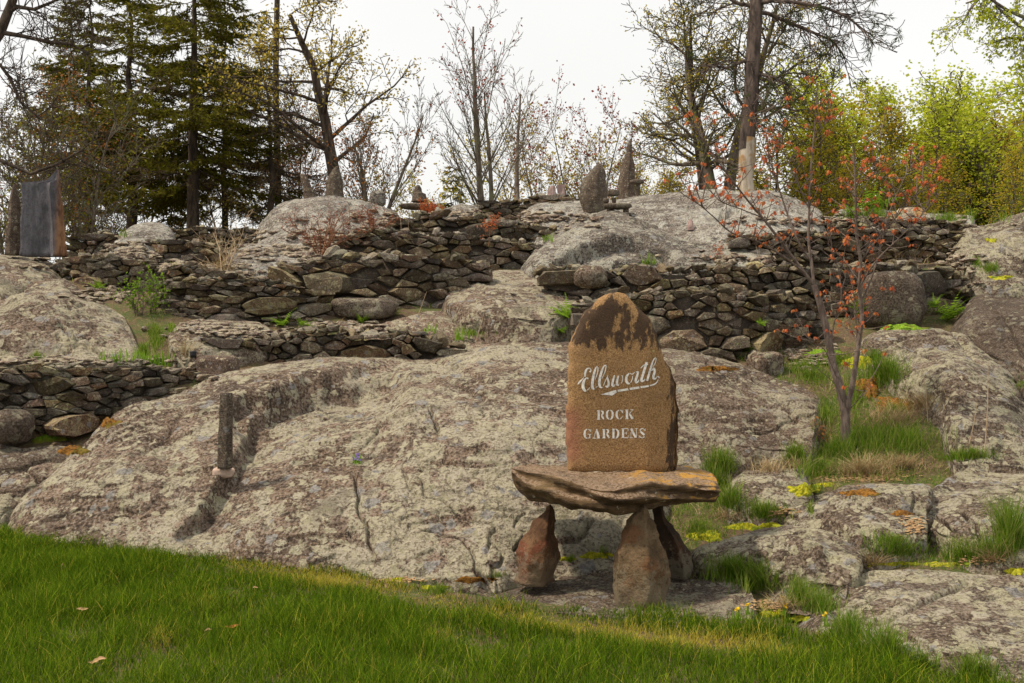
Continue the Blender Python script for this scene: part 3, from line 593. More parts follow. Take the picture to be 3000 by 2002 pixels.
def wall(label, top, bot, Ds, size=.17, seed=1, aniso=1.5, cap=True, big=.25, group='dry stone walls on the slope', maxn=290):
    aniso *= 1.4; size *= .84
    rng = random.Random(seed)
    top = np.array(top, float); bot = np.array(bot, float); Ds = np.array(Ds, float)
    u0, u1 = max(top[0, 0], bot[0, 0]), min(top[-1, 0], bot[-1, 0])
    us = np.linspace(u0, u1, 200); D = np.interp(us, Ds[:, 0], Ds[:, 1])
    k = 12; D = np.convolve(np.pad(D, k, mode='edge'), np.ones(2 * k + 1) / (2 * k + 1), 'valid')
    X = (us - CX) / F * D; s = np.concatenate([[0], np.cumsum(np.hypot(np.diff(X), np.diff(D)))]); L = s[-1]
    zt = ZC - (np.interp(us, top[:, 0], top[:, 1]) - CY) / F * D; zb = ZC - (np.interp(us, bot[:, 0], bot[:, 1]) - CY) / F * D - .04
    zt += np.array([.02 * math.sin(q * 7 + seed) + .015 * math.sin(q * 17) for q in s])
    mid = len(us) // 2
    root = empty('stone_wall', (float(X[mid]), float(D[mid]), float(zb[mid])), label, 'stone wall', group)
    rl = np.array(root.location)
    def at(ss, zz, off):
        x = np.interp(ss, s, X); y = np.interp(ss, s, D)
        x2 = np.interp(ss + .05, s, X); y2 = np.interp(ss + .05, s, D); x1 = np.interp(ss - .05, s, X); y1 = np.interp(ss - .05, s, D)
        tx, ty = x2 - x1, y2 - y1; l = np.hypot(tx, ty) + 1e-9; return x - ty / l * off, y + tx / l * off, zz, np.arctan2(ty, tx)
    # seeds with radii
    seeds = []
    area = np.trapezoid(np.maximum(zt - zb, 0), s) if hasattr(np, 'trapezoid') else np.trapz(np.maximum(zt - zb, 0), s)
    size = max(size, math.sqrt(area / maxn / .75))
    tries = 0
    while tries < 26000 and len(seeds) < maxn * 1.05:
        tries += 1
        q = rng.uniform(0, L); zl = np.interp(q, s, zb); zh = np.interp(q, s, zt)
        if zh - zl < .05: continue
        tz = rng.random(); z = zl + tz * (zh - zl)
        rr = size * .5 * (rng.choice([2.2, 1.8, 1.5]) if rng.random() < big * (1.2 - tz) else rng.uniform(.4, 1.05)) * (1.12 - .4 * tz)
        if tries > 9000: rr = size * .5 * rng.uniform(.45, .7)
        ok = True
        for (a, b_, r2) in seeds:
            if ((a - q) / aniso) ** 2 + (b_ - z) ** 2 < (rr + r2) ** 2 * .8: ok = False; break
        if ok: seeds.append((q, z, rr))
    sa = np.array(seeds)
    for i, (q, z, rr) in enumerate(seeds):
        zl = float(np.interp(q, s, zb)); zh = float(np.interp(q, s, zt))
        R0 = max(rr * 1.7, size * .9)
        poly = [(-R0, -R0), (R0, -R0), (R0, R0), (-R0, R0)]       # in squashed space
        dx = (sa[:, 0] - q) / aniso; dz = sa[:, 1] - z; dist = np.hypot(dx, dz)
        for j in np.argsort(dist)[1:26]:
            if dist[j] > R0 * 2.6: break
            c_ = (dist[j] ** 2 + rr ** 2 - sa[j, 2] ** 2) / 2
            poly = clip(poly, dx[j], dz[j], c_)
            if len(poly) < 3: break
        if len(poly) < 3: continue
        poly = clip(poly, 0, 1, zh - z + rng.uniform(-.3, .25) * size * .5); poly = clip(poly, 0, -1, z - zl + .02)
        if len(poly) < 3: continue
        poly = clip(poly, 1, 0, (L - q) / aniso + .02); poly = clip(poly, -1, 0, q / aniso + .02)
        if len(poly) < 3: continue
        # drop tiny edges
        pp = []
        for p in poly:
            if not pp or math.hypot(p[0] - pp[-1][0], p[1] - pp[-1][1]) > size * .10: pp.append(p)
        if len(pp) > 3 and math.hypot(pp[0][0] - pp[-1][0], pp[0][1] - pp[-1][1]) < size * .10: pp.pop()
        if len(pp) < 3: continue
        if len(pp) == 3: 
            pp = [pp[0], ((pp[0][0] + pp[1][0]) / 2 * 1.05, (pp[0][1] + pp[1][1]) / 2 * 1.05), pp[1], pp[2]]
        c = np.mean(pp, 0); g = rng.uniform(.92, 1.0)
        if rng.random() < .05: continue
        sh = rng.gauss(0, .22); poly2 = [((c[0] + (x - c[0]) * g * rng.uniform(.88, 1.06)) * aniso, c[1] + (y - c[1]) * g * rng.uniform(.85, 1.06) + sh * (x - c[0])) for x, y in pp]
        V, Fq, Ft = stone_mesh(poly2, rng, rng.uniform(.16, .26))
        bat = .10 * (z - zl)        # batter: upper stones stand a little further back
        x, y, zz, an = at(q, z, bat + rng.gauss(0, .04))
        ca, sn = math.cos(an), math.sin(an)
        W_ = np.stack([x + V[:, 0] * ca - V[:, 1] * sn, y + V[:, 0] * sn + V[:, 1] * ca, z + V[:, 2]], -1)
        # each stone keeps its own origin
        org = np.array([x, y, z]); me = mk('stone', W_, [Fq, Ft], M['stone'] if rng.random() > .12 else M['stone_top'], None, org, smooth=False)
        me.parent = root; me.location = org - rl
    # hearting behind the face stones
    ns = 60; ss = np.linspace(0.02, L - 0.02, ns); rows = []
    zl = np.interp(ss, s, zb); zh = np.maximum(np.interp(ss, s, zt) - .07, zl + .01)
    for zf, off in ((0, .10), (1, .14), (1, .42), (0, .46)):
        zz = zl + (zh - zl) * zf + (0 if zf else -.1); x, y, _, _ = at(ss, zz, off)
        rows.append(np.stack([x, y, zz + .02 * fbm(np.stack([x, y, zz], -1), 8, 2, seed)], -1))
    co = mk('wall_core', np.concatenate(rows), gridf(4, ns)[:, ::-1], M['core'], root)
    # loose cap stones
    if cap:
        n = int(L / (size * .36))
        n = min(n, 150)
        for i in range(n):
            q = (i + rng.uniform(.1, .9)) / n * L; z = float(np.interp(q, s, zt)); off = rng.uniform(.04, .36) + .02
            sc = size * rng.uniform(.2, .68); x, y, _, _ = at(q, z, off)
            o = bpy.data.objects.new('cap_stone', rng.choice(LUMPS)); COL.objects.link(o); o.parent = root
            o.location = (x - rl[0], y - rl[1], z - rl[2] + sc * .18 - .02); o.rotation_euler = (rng.gauss(0, .35), rng.gauss(0, .35), rng.uniform(0, 6.3)); o.scale = (sc * rng.uniform(.9, 1.5), sc, sc * rng.uniform(.7, 1.1))
    return root
wall('front left dry stone wall of dark stones above the green moss', [(-90, 1078), (0, 1072), (223, 1078), (402, 1078), (558, 1085), (612, 1078), (618, 1092)],
     [(-90, 1290), (0, 1290), (86, 1280), (201, 1295), (250, 1270), (345, 1218), (402, 1190), (547, 1138), (618, 1104)], [(-90, 8.6), (0, 8.7), (200, 8.8), (400, 9.3), (618, 9.9)], .135, 41, 1.7)
wall('low wall of blocky stones along the crest of the main dome', [(520, 1058), (545, 1035), (603, 1000), (670, 996), (759, 992), (826, 978), (893, 968), (982, 966), (1068, 977), (1202, 977), (1269, 986), (1336, 1002), (1362, 1020)],
     [(520, 1080), (600, 1095), (670, 1090), (848, 1066), (934, 1050), (1112, 1049), (1202, 1056), (1270, 1050), (1362, 1028)], [(520, 10.1), (700, 10.3), (900, 10.45), (1362, 10.5)], .17, 42, 1.25, big=.5)
wall('curved coursed wall of flat stones at left centre above the small rounded rock', [(440, 850), (460, 830), (482, 822), (580, 810), (670, 810), (781, 816), (870, 838), (937, 860), (985, 905)],
     [(440, 920), (491, 950), (536, 960), (670, 942), (759, 946), (826, 948), (928, 955), (985, 950)], [(440, 12.0), (560, 11.6), (700, 11.5), (850, 11.6), (985, 12.0)], .145, 43, 1.9)
wall('upper left tumbled wall starting beside the grey slab', [(138, 776), (223, 750), (312, 752), (379, 768), (469, 790), (558, 780), (640, 795), (700, 800)],
     [(138, 800), (165, 805), (223, 838), (290, 884), (339, 902), (446, 905), (560, 850), (700, 830)], [(138, 12.8), (300, 12.4), (450, 12.5), (700, 13)], .19, 44, 1.4, big=.4)
wall('high central wall with large overhanging dark stones left of the flat slab', [(780, 800), (858, 772), (934, 748), (1023, 752), (1135, 740), (1246, 756), (1380, 761), (1440, 780)],
     [(780, 860), (930, 880), (980, 955), (1068, 960), (1157, 950), (1224, 916), (1291, 900), (1304, 860), (1380, 822), (1440, 800)], [(780, 12.9), (1000, 12.5), (1200, 12.6), (1440, 13.2)], .24, 45, 1.6, big=.5)
wall('middle tier wall below the red twig bush in the centre', [(990, 700), (1005, 695), (1068, 675), (1202, 678), (1380, 690), (1500, 705), (1600, 716)],
     [(990, 745), (1135, 755), (1246, 768), (1400, 780), (1500, 792), (1560, 748), (1600, 722)], [(990, 14.6), (1250, 14.2), (1600, 14.6)], .19, 46, 1.8)
wall('upper tier rubble wall just below the skyline in the centre', [(1140, 650), (1157, 640), (1246, 626), (1425, 634), (1559, 656), (1640, 676)],
     [(1140, 690), (1246, 690), (1380, 700), (1500, 715), (1600, 705), (1640, 690)], [(1140, 16), (1400, 15.8), (1640, 16)], .2, 47, 1.8)
wall('far low wall on the skyline left of the dark pointed stone', [(1370, 604), (1390, 598), (1446, 590), (1558, 577), (1603, 573), (1701, 582), (1730, 600)],
     [(1370, 615), (1446, 630), (1540, 640), (1620, 630), (1730, 618)], [(1370, 19), (1730, 18.4)], .17, 48, 2.0)
wall('right lower wall with yellow lichened stones behind the inscribed stone', [(1680, 930), (1700, 895), (1737, 876), (1800, 862), (1914, 856), (2040, 853), (2134, 848), (2228, 866), (2321, 868), (2392, 890), (2429, 912)],
     [(1680, 975), (1760, 988), (1945, 1028), (2087, 1056), (2228, 1066), (2345, 1062), (2429, 1020)], [(1680, 10.7), (2000, 10.45), (2250, 10.4), (2429, 10.8)], .19, 49, 1.4, big=.45)
wall('right upper wall of rough blocks above the lichened wall', [(1570, 792), (1648, 784), (1782, 788), (1900, 783), (2134, 778), (2228, 778), (2321, 782), (2445, 784)],
     [(1570, 802), (1648, 820), (1715, 855), (1760, 880), (1914, 885), (2040, 880), (2228, 895), (2321, 910), (2445, 960)], [(1570, 12.2), (1900, 11.9), (2445, 11.7)], .2, 50, 1.4, big=.5)
wr = wall('right end wall of tumbled blocks beside the huge grey boulder', [(2440, 790), (2462, 783), (2602, 775), (2696, 778), (2766, 783), (2832, 811), (2868, 870)],
     [(2440, 975), (2540, 975), (2649, 965), (2742, 965), (2813, 950), (2868, 880)], [(2440, 11.6), (2650, 11.3), (2868, 11.9)], .22, 51, 1.3, big=.5)
wall('far right wall of small dark stones behind the maple crown', [(2140, 705), (2157, 690), (2228, 684), (2415, 675), (2602, 670), (2696, 666), (2790, 668), (2830, 712)],
     [(2140, 716), (2200, 752), (2415, 755), (2602, 752), (2700, 760), (2790, 770), (2830, 745)], [(2140, 14), (2500, 13.7), (2830, 13.8)], .14, 52, 1.4)
wall('short topmost wall at right under the skyline grass', [(2430, 656), (2520, 645), (2602, 638), (2700, 640), (2883, 664)], [(2430, 680), (2600, 684), (2883, 682)], [(2430, 15.6), (2883, 15.4)], .15, 53, 1.6)
wall('upper left wall in front of the spruce trunks', [(485, 672), (520, 668), (600, 668), (732, 670)], [(485, 712), (600, 715), (732, 716)], [(485, 16), (732, 16.2)], .17, 54, 1.5)
wall('long rough wall under the grey whaleback rock', [(395, 712), (402, 706), (480, 702), (558, 708), (680, 714)], [(395, 765), (480, 785), (558, 780), (680, 800)], [(395, 14), (680, 13.9)], .2, 55, 1.5, big=.4)
wall('rubble bank at left between grey slab and whaleback rock', [(195, 735), (215, 712), (250, 688), (300, 680), (345, 690), (370, 710)], [(195, 760), (250, 762), (370, 760)], [(195, 14.4), (370, 14.6)], .17, 56, 1.3)

# single big boulders
def boulder(name, label, u, v, D, sx, sy, sz, seed, mat, cat='boulder', group=None, sq=.75, rz=0, n=22):
    th = np.linspace(0, math.pi, n); ph = np.linspace(0, 2 * math.pi, n * 2, endpoint=False); T, H = np.meshgrid(th, ph, indexing='ij')
    f = lambda c: np.sign(c) * np.abs(c) ** sq
    V = np.stack([f(np.sin(T) * np.cos(H)), f(np.sin(T) * np.sin(H)), f(np.cos(T))], -1)
    V = V * (1 + .16 * fbm(V + seed, 1.1, 3, seed)[..., None] - .06 * np.exp(-(fbm(V + seed, 1.8, 2, seed + 3)[..., None] / .06) ** 2)) * [sx, sy, sz]
    ca, sn = math.cos(rz), math.sin(rz); V = V @ np.array([[ca, sn, 0], [-sn, ca, 0], [0, 0, 1]])
    c = P(u, v, D); V = V.reshape(-1, 3) + c
    o = mk(name, V, gridf(n, 2 * n, wrap=True)[:, ::-1], mat); tagp(o, label, cat, group); return o
boulder('boulder', 'huge smooth grey boulder set in the right wall behind the maple stems', 2608, 885, 11.3, .36, .30, .34, 5, M['rock_dark'], sq=.6)
boulder('boulder', 'pale round boulder left of the fern above the slab', 1730, 812, 11.9, .20, .2, .13, 6, M['rock'])
boulder('boulder', 'long reddish boulder at the foot of the central wall', 1065, 905, 12.1, .38, .25, .13, 7, M['rock_plat'], sq=.6)
boulder('boulder', 'dark boulder at the left wall foot below the rusty stone', 35, 1250, 8.55, .17, .16, .15, 8, M['rock_dark'])
boulder('boulder', 'squared grey block standing at the foot of the right wall', 2240, 1075, 10.1, .17, .14, .15, 9, M['rock'], sq=.45, rz=.4)
boulder('boulder', 'small rounded boulder on the skyline beside the bare sapling', 1107, 583, 18.6, .15, .15, .16, 10, M['rock_ridge'])
boulder('boulder', 'brown block under the black pot at the left end of the crest wall', 640, 1080, 10.0, .2, .16, .13, 11, M['stone'], sq=.5)

# ------------------------------------------------------------------ lofted upright stones
def loft(name, levels, D, hd, mat, corners, parent=None, label=None, cat=None, group=None, seed=1, rough=.012, lean=0.0, ns=26, sub=64, sc=None):
    lv = np.array(levels, float); vb, vtp = lv[0, 0], lv[-1, 0]
    vs = np.linspace(vb, vtp, ns); o_ = np.argsort(lv[:, 0]); uL = np.interp(vs, lv[o_, 0], lv[o_, 1]); uR = np.interp(vs, lv[o_, 0], lv[o_, 2])
    c = np.array(corners, float); c = np.vstack([c, c[:1]])
    seg = np.concatenate([[0], np.cumsum(np.hypot(*np.diff(c, axis=0).T))]); q = np.linspace(0, seg[-1], sub, endpoint=False)
    cx_, cy_ = np.interp(q, seg, c[:, 0]), np.interp(q, seg, c[:, 1])
    x0, x1 = cx_.min(), cx_.max(); cx_ = (cx_ - x0) / (x1 - x0) * 2 - 1
    wmax = (uR - uL).max(); rows = []
    for i in range(ns):
        w = (uR[i] - uL[i]) / 2; k = max(.12, (w * 2 / wmax)) ** .7
        y = D + lean * i / ns + cy_ * hd * k
        x = ((uL[i] + w - CX) + cx_ * w) / F * (D + lean * i / ns)
        z = np.full(sub, ZC - (vs[i] - CY) / F * (D + lean * i / ns)); rows.append(np.stack([x, y, z], -1))
    tc = rows[-1].mean(0) + [0, 0, .004]; rows.append(rows[-1] * .5 + tc * .5); rows.append(rows[-1] * .05 + tc * .95)
    bc = rows[0].mean(0); rows.insert(0, rows[0] * .05 + bc * .95)
    G = np.array(rows); cen = G.mean(1, keepdims=True); N = G - cen; N[..., 2] = 0; N /= np.linalg.norm(N, axis=-1, keepdims=True) + 1e-6
    e = np.ones(len(rows)); e[0] = 0; e[-2:] = .2
    G = G + N * ((rough * 1.6 * fbm(G, 5, 3, seed) + rough * fbm(G, 16, 3, seed + 2)) * e[:, None])[..., None]
    V = G.reshape(-1, 3)
    o = mk(name, V, gridf(len(rows), sub, wrap=True), mat, parent)
    if label: tagp(o, label, cat, group)
    return o
CF = [(-1, .3), (-.85, -.5), (.12, -1.0), (.2, -.98), (.95, -.2), (1, .4), (.3, 1), (-.6, .9)]
C6 = [(-1, .1), (-.55, -.8), (.1, -1), (.75, -.6), (1, .2), (.4, 1), (-.5, .9)]
CR = [(-1, -.2), (-.2, -.55), (.35, -1), (1, -.1), (.7, .9), (-.6, .9)]
CL = [(-1, .0), (-.45, -.9), (.28, -1.0), (.45, -.8), (1, .3), (.3, 1), (-.6, .8)]

# the stone chair
bench = empty('stone_chair', P(1800, 1700, 6.4), 'chair like bench of rough stones on the low rock platform', 'stone bench')
SEAT = [(1499, 1372, 1392, 6.55), (1515, 1376, 1425, 6.50), (1542, 1384, 1462, 6.42), (1614, 1392, 1482, 6.25), (1672, 1411, 1491, 6.12), (1720, 1425, 1489, 6.02), (1760, 1434, 1500, 5.96), (1800, 1438, 1507, 5.94), (1845, 1432, 1502, 5.97), (1912, 1414, 1489, 6.05), (1945, 1424, 1483, 6.12), (1998, 1420, 1475, 6.2), (2060, 1421, 1473, 6.28), (2095, 1424, 1471, 6.34), (2106, 1428, 1455, 6.42)]
def make_seat():
    a = np.array(SEAT); us = np.linspace(1499, 2106, 150); vt, vb, D = [np.interp(us, a[:, 0], a[:, i]) for i in (1, 2, 3)]
    ft = P(us, vt, D); fb = P(us, vb, D + .05)
    e = np.minimum(us - 1499, 2106 - us) / 60.; e = np.sqrt(np.clip(e, 0, 1))
    DB = 6.62 + .5 * e; zt = .715
    rows = []
    bt = np.stack([ft[:, 0] * .5 + (us - CX) / F * DB * .5 + 0, DB, np.full_like(us, zt)], -1)
    bt[:, 2] = np.interp(us, [1499, 1600, 2106], [.745, .715, .70]); 
    bb = bt.copy(); bb[:, 2] = .55 + (bt[:, 2] - .55) * (1 - e) ; bb[:, 1] -= .03
    for t in np.linspace(0, 1, 16): rows.append(bb + (fb - bb) * t)
    for t in np.linspace(0, 1, 26)[1:]:
        p = fb + (ft - fb) * t; p[:, 1] += -.045 * np.sin(t * math.pi) + .035 * np.sin(t * 9 + us * .02) * np.sin(t * math.pi); rows.append(p)
    for t in np.linspace(0, 1, 40)[1:]:
        p = ft + (bt - ft) * t; rows.append(p)
    rows.append(bb.copy())
    G = np.array(rows); du = np.gradient(G, axis=1); dv = np.gradient(G, axis=0); N = np.cross(du, dv); N /= np.linalg.norm(N, axis=-1, keepdims=True) + 1e-9
    lay = fbm(G * [1, 1, 7], 2.5, 4, 81)
    w = np.ones(len(rows)); w[-1] = 0; w[0] = 0
    d = (.02 * fbm(G, 4, 3, 80) + .018 * lay + .012 * fbm(G, 14, 3, 82)) * w[:, None] * np.clip(e * 2, .2, 1)[None]
    G = G + N * d[..., None]
    V = G.reshape(-1, 3); Fq = gridf(len(rows), len(us))
    mk('seat', V, Fq[:, ::-1] if False else Fq, M['seat'], bench)
make_seat()
def leg(levels, D, hd, mat, corners, label, seed, lean=0): 
    o = loft('leg', levels, D, hd, mat, corners, bench, seed=seed, rough=.024, lean=lean); o['label'] = label; return o
leg([(1705, 1505, 1632), (1690, 1510, 1622), (1640, 1514, 1631), (1600, 1525, 1631), (1560, 1541, 1628), (1530, 1560, 1624), (1500, 1590, 1620), (1480, 1606, 1617)], 6.5, .16, M['leg_red'], CL, 'rust red pointed leg stone', 61)
leg([(1785, 1796, 1950), (1750, 1796, 1951), (1700, 1797, 1957), (1660, 1797, 1957), (1620, 1806, 1949), (1580, 1821, 1935), (1545, 1836, 1922), (1520, 1845, 1908), (1500, 1862, 1899), (1478, 1870, 1893)], 6.05, .17, M['leg_brown'], CF, 'brown and grey teardrop leg stone', 62)
leg([(1690, 1930, 2024), (1660, 1915, 2026), (1620, 1915, 2020), (1590, 1915, 2005), (1560, 1910, 1990), (1530, 1906, 1962), (1500, 1910, 1945), (1480, 1915, 1938)], 6.62, .13, M['leg_dark'], CR, 'dark back leg stone half hidden', 63)
leg([(1665, 1700, 1770), (1620, 1702, 1768), (1560, 1712, 1760), (1480, 1725, 1750)], 7.02, .08, M['leg_dark'], C6, 'small dark leg stone under the back of the seat', 64) if False else None

# inscribed stone
SO = [(1664, 1388), (1668, 1330), (1666, 1235), (1668, 1120), (1671, 1018), (1689, 974), (1707, 938), (1729, 902), (1762, 869), (1788, 858), (1813, 855), (1842, 866), (1878, 902), (1907, 931), (1925, 974), (1943, 1025), (1969, 1076), (1987, 1126), (1991, 1180), (1993, 1235), (1991, 1310), (1987, 1366), (1985, 1385), (1900, 1390), (1760, 1392)]
SD = 6.70
sign = empty('inscribed_stone', P(1828, 1390, SD), 'tall ochre standing stone with white painted lettering set behind the seat', 'inscribed stone')
def sign_front(x, z):
    b = x - (1828 - CX) / F * SD
    return SD + .10 * np.clip((b - .17) / .2, 0, 1) ** 1.3 + .03 * np.clip((-b - .27) / .1, 0, 1) + .004 * np.sin(x * 9) + .004 * np.sin(z * 7 + 1) + .02 * np.clip((z - 1.6) / .3, 0, 1)
def make_sign():
    o = np.array(SO, float); c = np.vstack([o, o[:1]]); seg = np.concatenate([[0], np.cumsum(np.hypot(*np.diff(c, axis=0).T))])
    q = np.linspace(0, seg[-1], 200, endpoint=False); u, v = np.interp(q, seg, c[:, 0]), np.interp(q, seg, c[:, 1])
    w = fbm(np.stack([u, v, u * 0], -1), 1 / 30., 4, 91) * 9; cu, cv = 1830., 1150.
    dl = np.hypot(u - cu, v - cv); u = u + (u - cu) / dl * w; v = np.where(v > 1380, v, v + (v - cv) / dl * w)
    x = (u - CX) / F * SD; z = ZC - (v - CY) / F * SD; xc, zc_ = x.mean(), z.mean(); rows = []
    for s in (0.01, .15, .3, .45, .58, .7, .8, .87, .92, .955, .98, .995):
        xx = xc + (x - xc) * s; zz = zc_ + (z - zc_) * s; y = sign_front(xx, zz) + .035 * np.clip((s - .90) / .10, 0, 1) ** 2
        rows.append(np.stack([xx, y, zz], -1))
    for s, yo in ((1.0, .07), (1.0, .12), (1.005, .19), (.99, .25), (.95, .29), (.7, .30), (.3, .30), (.01, .30)):
        xx = xc + (x - xc) * s; zz = zc_ + (z - zc_) * s; y = sign_front(xx, zz) * .3 + SD * .7 + yo
        rows.append(np.stack([xx, y, zz], -1))
    G = np.array(rows); du = np.roll(G, -1, 1) - np.roll(G, 1, 1); dv = np.gradient(G, axis=0); N = np.cross(du, dv); N /= np.linalg.norm(N, axis=-1, keepdims=True) + 1e-9
    k = np.clip((np.arange(len(rows)) - 8) / 4., 0, 1)
    G = G + N * ((.014 * fbm(G, 9, 4, 92)) * k[:, None])[..., None]
    G[..., 2] = np.maximum(G[..., 2], sign.location[2] - .02)
    mk('stone_body', G.reshape(-1, 3), gridf(len(rows), 200, wrap=True)[:, ::-1], M['sign'], sign)
make_sign()
def cr(pts, n=7):
    p = np.array(pts, float)
    if len(p) == 2:
        t = np.linspace(0, 1, 5)[:, None]; return p[0] + (p[1] - p[0]) * t
    q = np.vstack([2 * p[0] - p[1], p, 2 * p[-1] - p[-2]]); out = []
    for i in range(1, len(q) - 2):
        for t in np.linspace(0, 1, n, endpoint=False):
            a, b, c, d = q[i - 1:i + 3]; out.append(.5 * (2 * b + (c - a) * t + (2 * a - 5 * b + 4 * c - d) * t * t + (-a + 3 * b - 3 * c + d) * t ** 3))
    out.append(p[-1]); return np.array(out)
def letter(strokes, k, u0, v0, polys=()):
    V, Fq, off = [], [], 0
    for si, st in enumerate(strokes):
        p = cr(st); t = np.gradient(p[:, :2], axis=0); t /= np.linalg.norm(t, axis=1, keepdims=True) + 1e-9; nrm = np.stack([-t[:, 1], t[:, 0]], -1)
        w = np.maximum(p[:, 2:3], 9) / 2; cols = [p[:, :2] + nrm * w * s for s in (-1, -.33, .33, 1)]
        g = np.stack(cols, 1).reshape(-1, 2); n = len(p)
        u = u0 + g[:, 0] / k; v = v0 + g[:, 1] / k; D = np.full(len(u), SD)
        for _ in range(3):
            x = (u - CX) / F * D; z = ZC - (v - CY) / F * D; D = sign_front(x, z)
        D = D - .0035 - .0006 * si
        V.append(P(u, v, D)); Fq.append(gridf(n, 4, off)); off += len(u)
    for pi, pl in enumerate(polys):
        pl = np.array(pl, float); a, b, c, d = pl; s = np.linspace(0, 1, 8)
        g = np.concatenate([a + (b - a) * s[:, None], d + (c - d) * s[:, None]]); u = u0 + g[:, 0] / k; v = v0 + g[:, 1] / k; D = np.full(len(u), SD)
        for _ in range(3):
            x = (u - CX) / F * D; z = ZC - (v - CY) / F * D; D = sign_front(x, z)
        V.append(P(u, v, D - .0035)); Fq.append(gridf(2, 8, off)); off += 16
    return mk('letter' if strokes else 'underline_bar', np.concatenate(V), np.concatenate(Fq), M['paint'], sign)
K1 = 4.796
for st in [
    [[(230, 292, 28), (247, 262, 14), (222, 236, 14), (185, 252, 24), (165, 300, 32), (163, 358, 22)], [(208, 388, 14), (190, 372, 16), (160, 395, 26), (137, 450, 38), (137, 510, 42), (160, 548, 34), (182, 556, 16)], [(192, 548, 8), (232, 508, 10)], [(60, 465, 6), (88, 428, 26), (120, 395, 12), (145, 365, 6)]],
    [[(305, 395, 8), (335, 310, 12), (345, 240, 14), (328, 216, 14), (303, 262, 28), (276, 370, 36), (264, 465, 38), (270, 515, 36), (295, 530, 18)], [(315, 512, 8), (338, 488, 10)]],
    [[(400, 380, 8), (442, 290, 12), (458, 210, 14), (438, 197, 14), (408, 250, 28), (377, 350, 34), (364, 440, 36), (372, 492, 32), (395, 510, 16), (406, 498, 9)]],
    [[(420, 482, 8), (455, 400, 10), (486, 338, 12)], [(478, 362, 14), (490, 420, 28), (494, 465, 32), (476, 496, 28), (448, 488, 16)]],
    [[(577, 335, 18), (553, 420, 32), (547, 475, 32), (568, 488, 18), (588, 458, 8)], [(632, 340, 20), (612, 420, 32), (616, 468, 30), (642, 474, 12)], [(680, 335, 14), (692, 370, 12), (686, 420, 9), (668, 452, 8)]],
    [[(782, 308, 16), (748, 350, 32), (742, 410, 36), (765, 448, 32), (792, 450, 14)], [(802, 440, 8), (826, 390, 13), (832, 340, 9)], [(792, 305, 9), (828, 320, 13), (862, 290, 9)]],
    [[(878, 292, 12), (908, 286, 18), (896, 340, 32), (876, 400, 34), (882, 434, 32), (905, 425, 20), (922, 398, 9)]],
    [[(1030, 150, 32), (1003, 240, 34), (977, 320, 34), (957, 390, 36), (962, 418, 32), (986, 412, 18), (1008, 388, 9)], [(945, 235, 9), (988, 196, 16), (1050, 182, 12)]],
    [[(1035, 412, 30), (1065, 310, 30), (1095, 200, 26), (1130, 112, 16), (1158, 92, 12), (1155, 150, 10), (1115, 222, 9)], [(1098, 272, 9), (1130, 238, 26), (1140, 290, 32), (1120, 358, 34), (1140, 388, 26), (1168, 366, 10)], [(1168, 360, 9), (1194, 350, 13), (1205, 376, 13)]]]:
    letter(st, K1, 1680, 1030)
for pl in ([(380, 607), (600, 540), (607, 577), (545, 620)], [(620, 540), (765, 517), (777, 545), (625, 570)], [(787, 512), (920, 492), (930, 522), (795, 542)], [(940, 490), (1055, 475), (1060, 498), (948, 518)]):
    letter([], K1, 1680, 1030, [pl])
letter([[(1075, 480, 18), (1140, 460, 20), (1180, 422, 13), (1190, 395, 9)]], K1, 1680, 1030).name = 'underline_bar'
K2 = 6.105
def stem(x, a, b, w=40, s=1): return [[(x, a, w), (x, b, w)], [(x - w * .75, a + 5, 11), (x + w * .6, a + 5, 11)], [(x - w * .75, b - 5, 11), (x + w * .7, b - 5, 11)]]
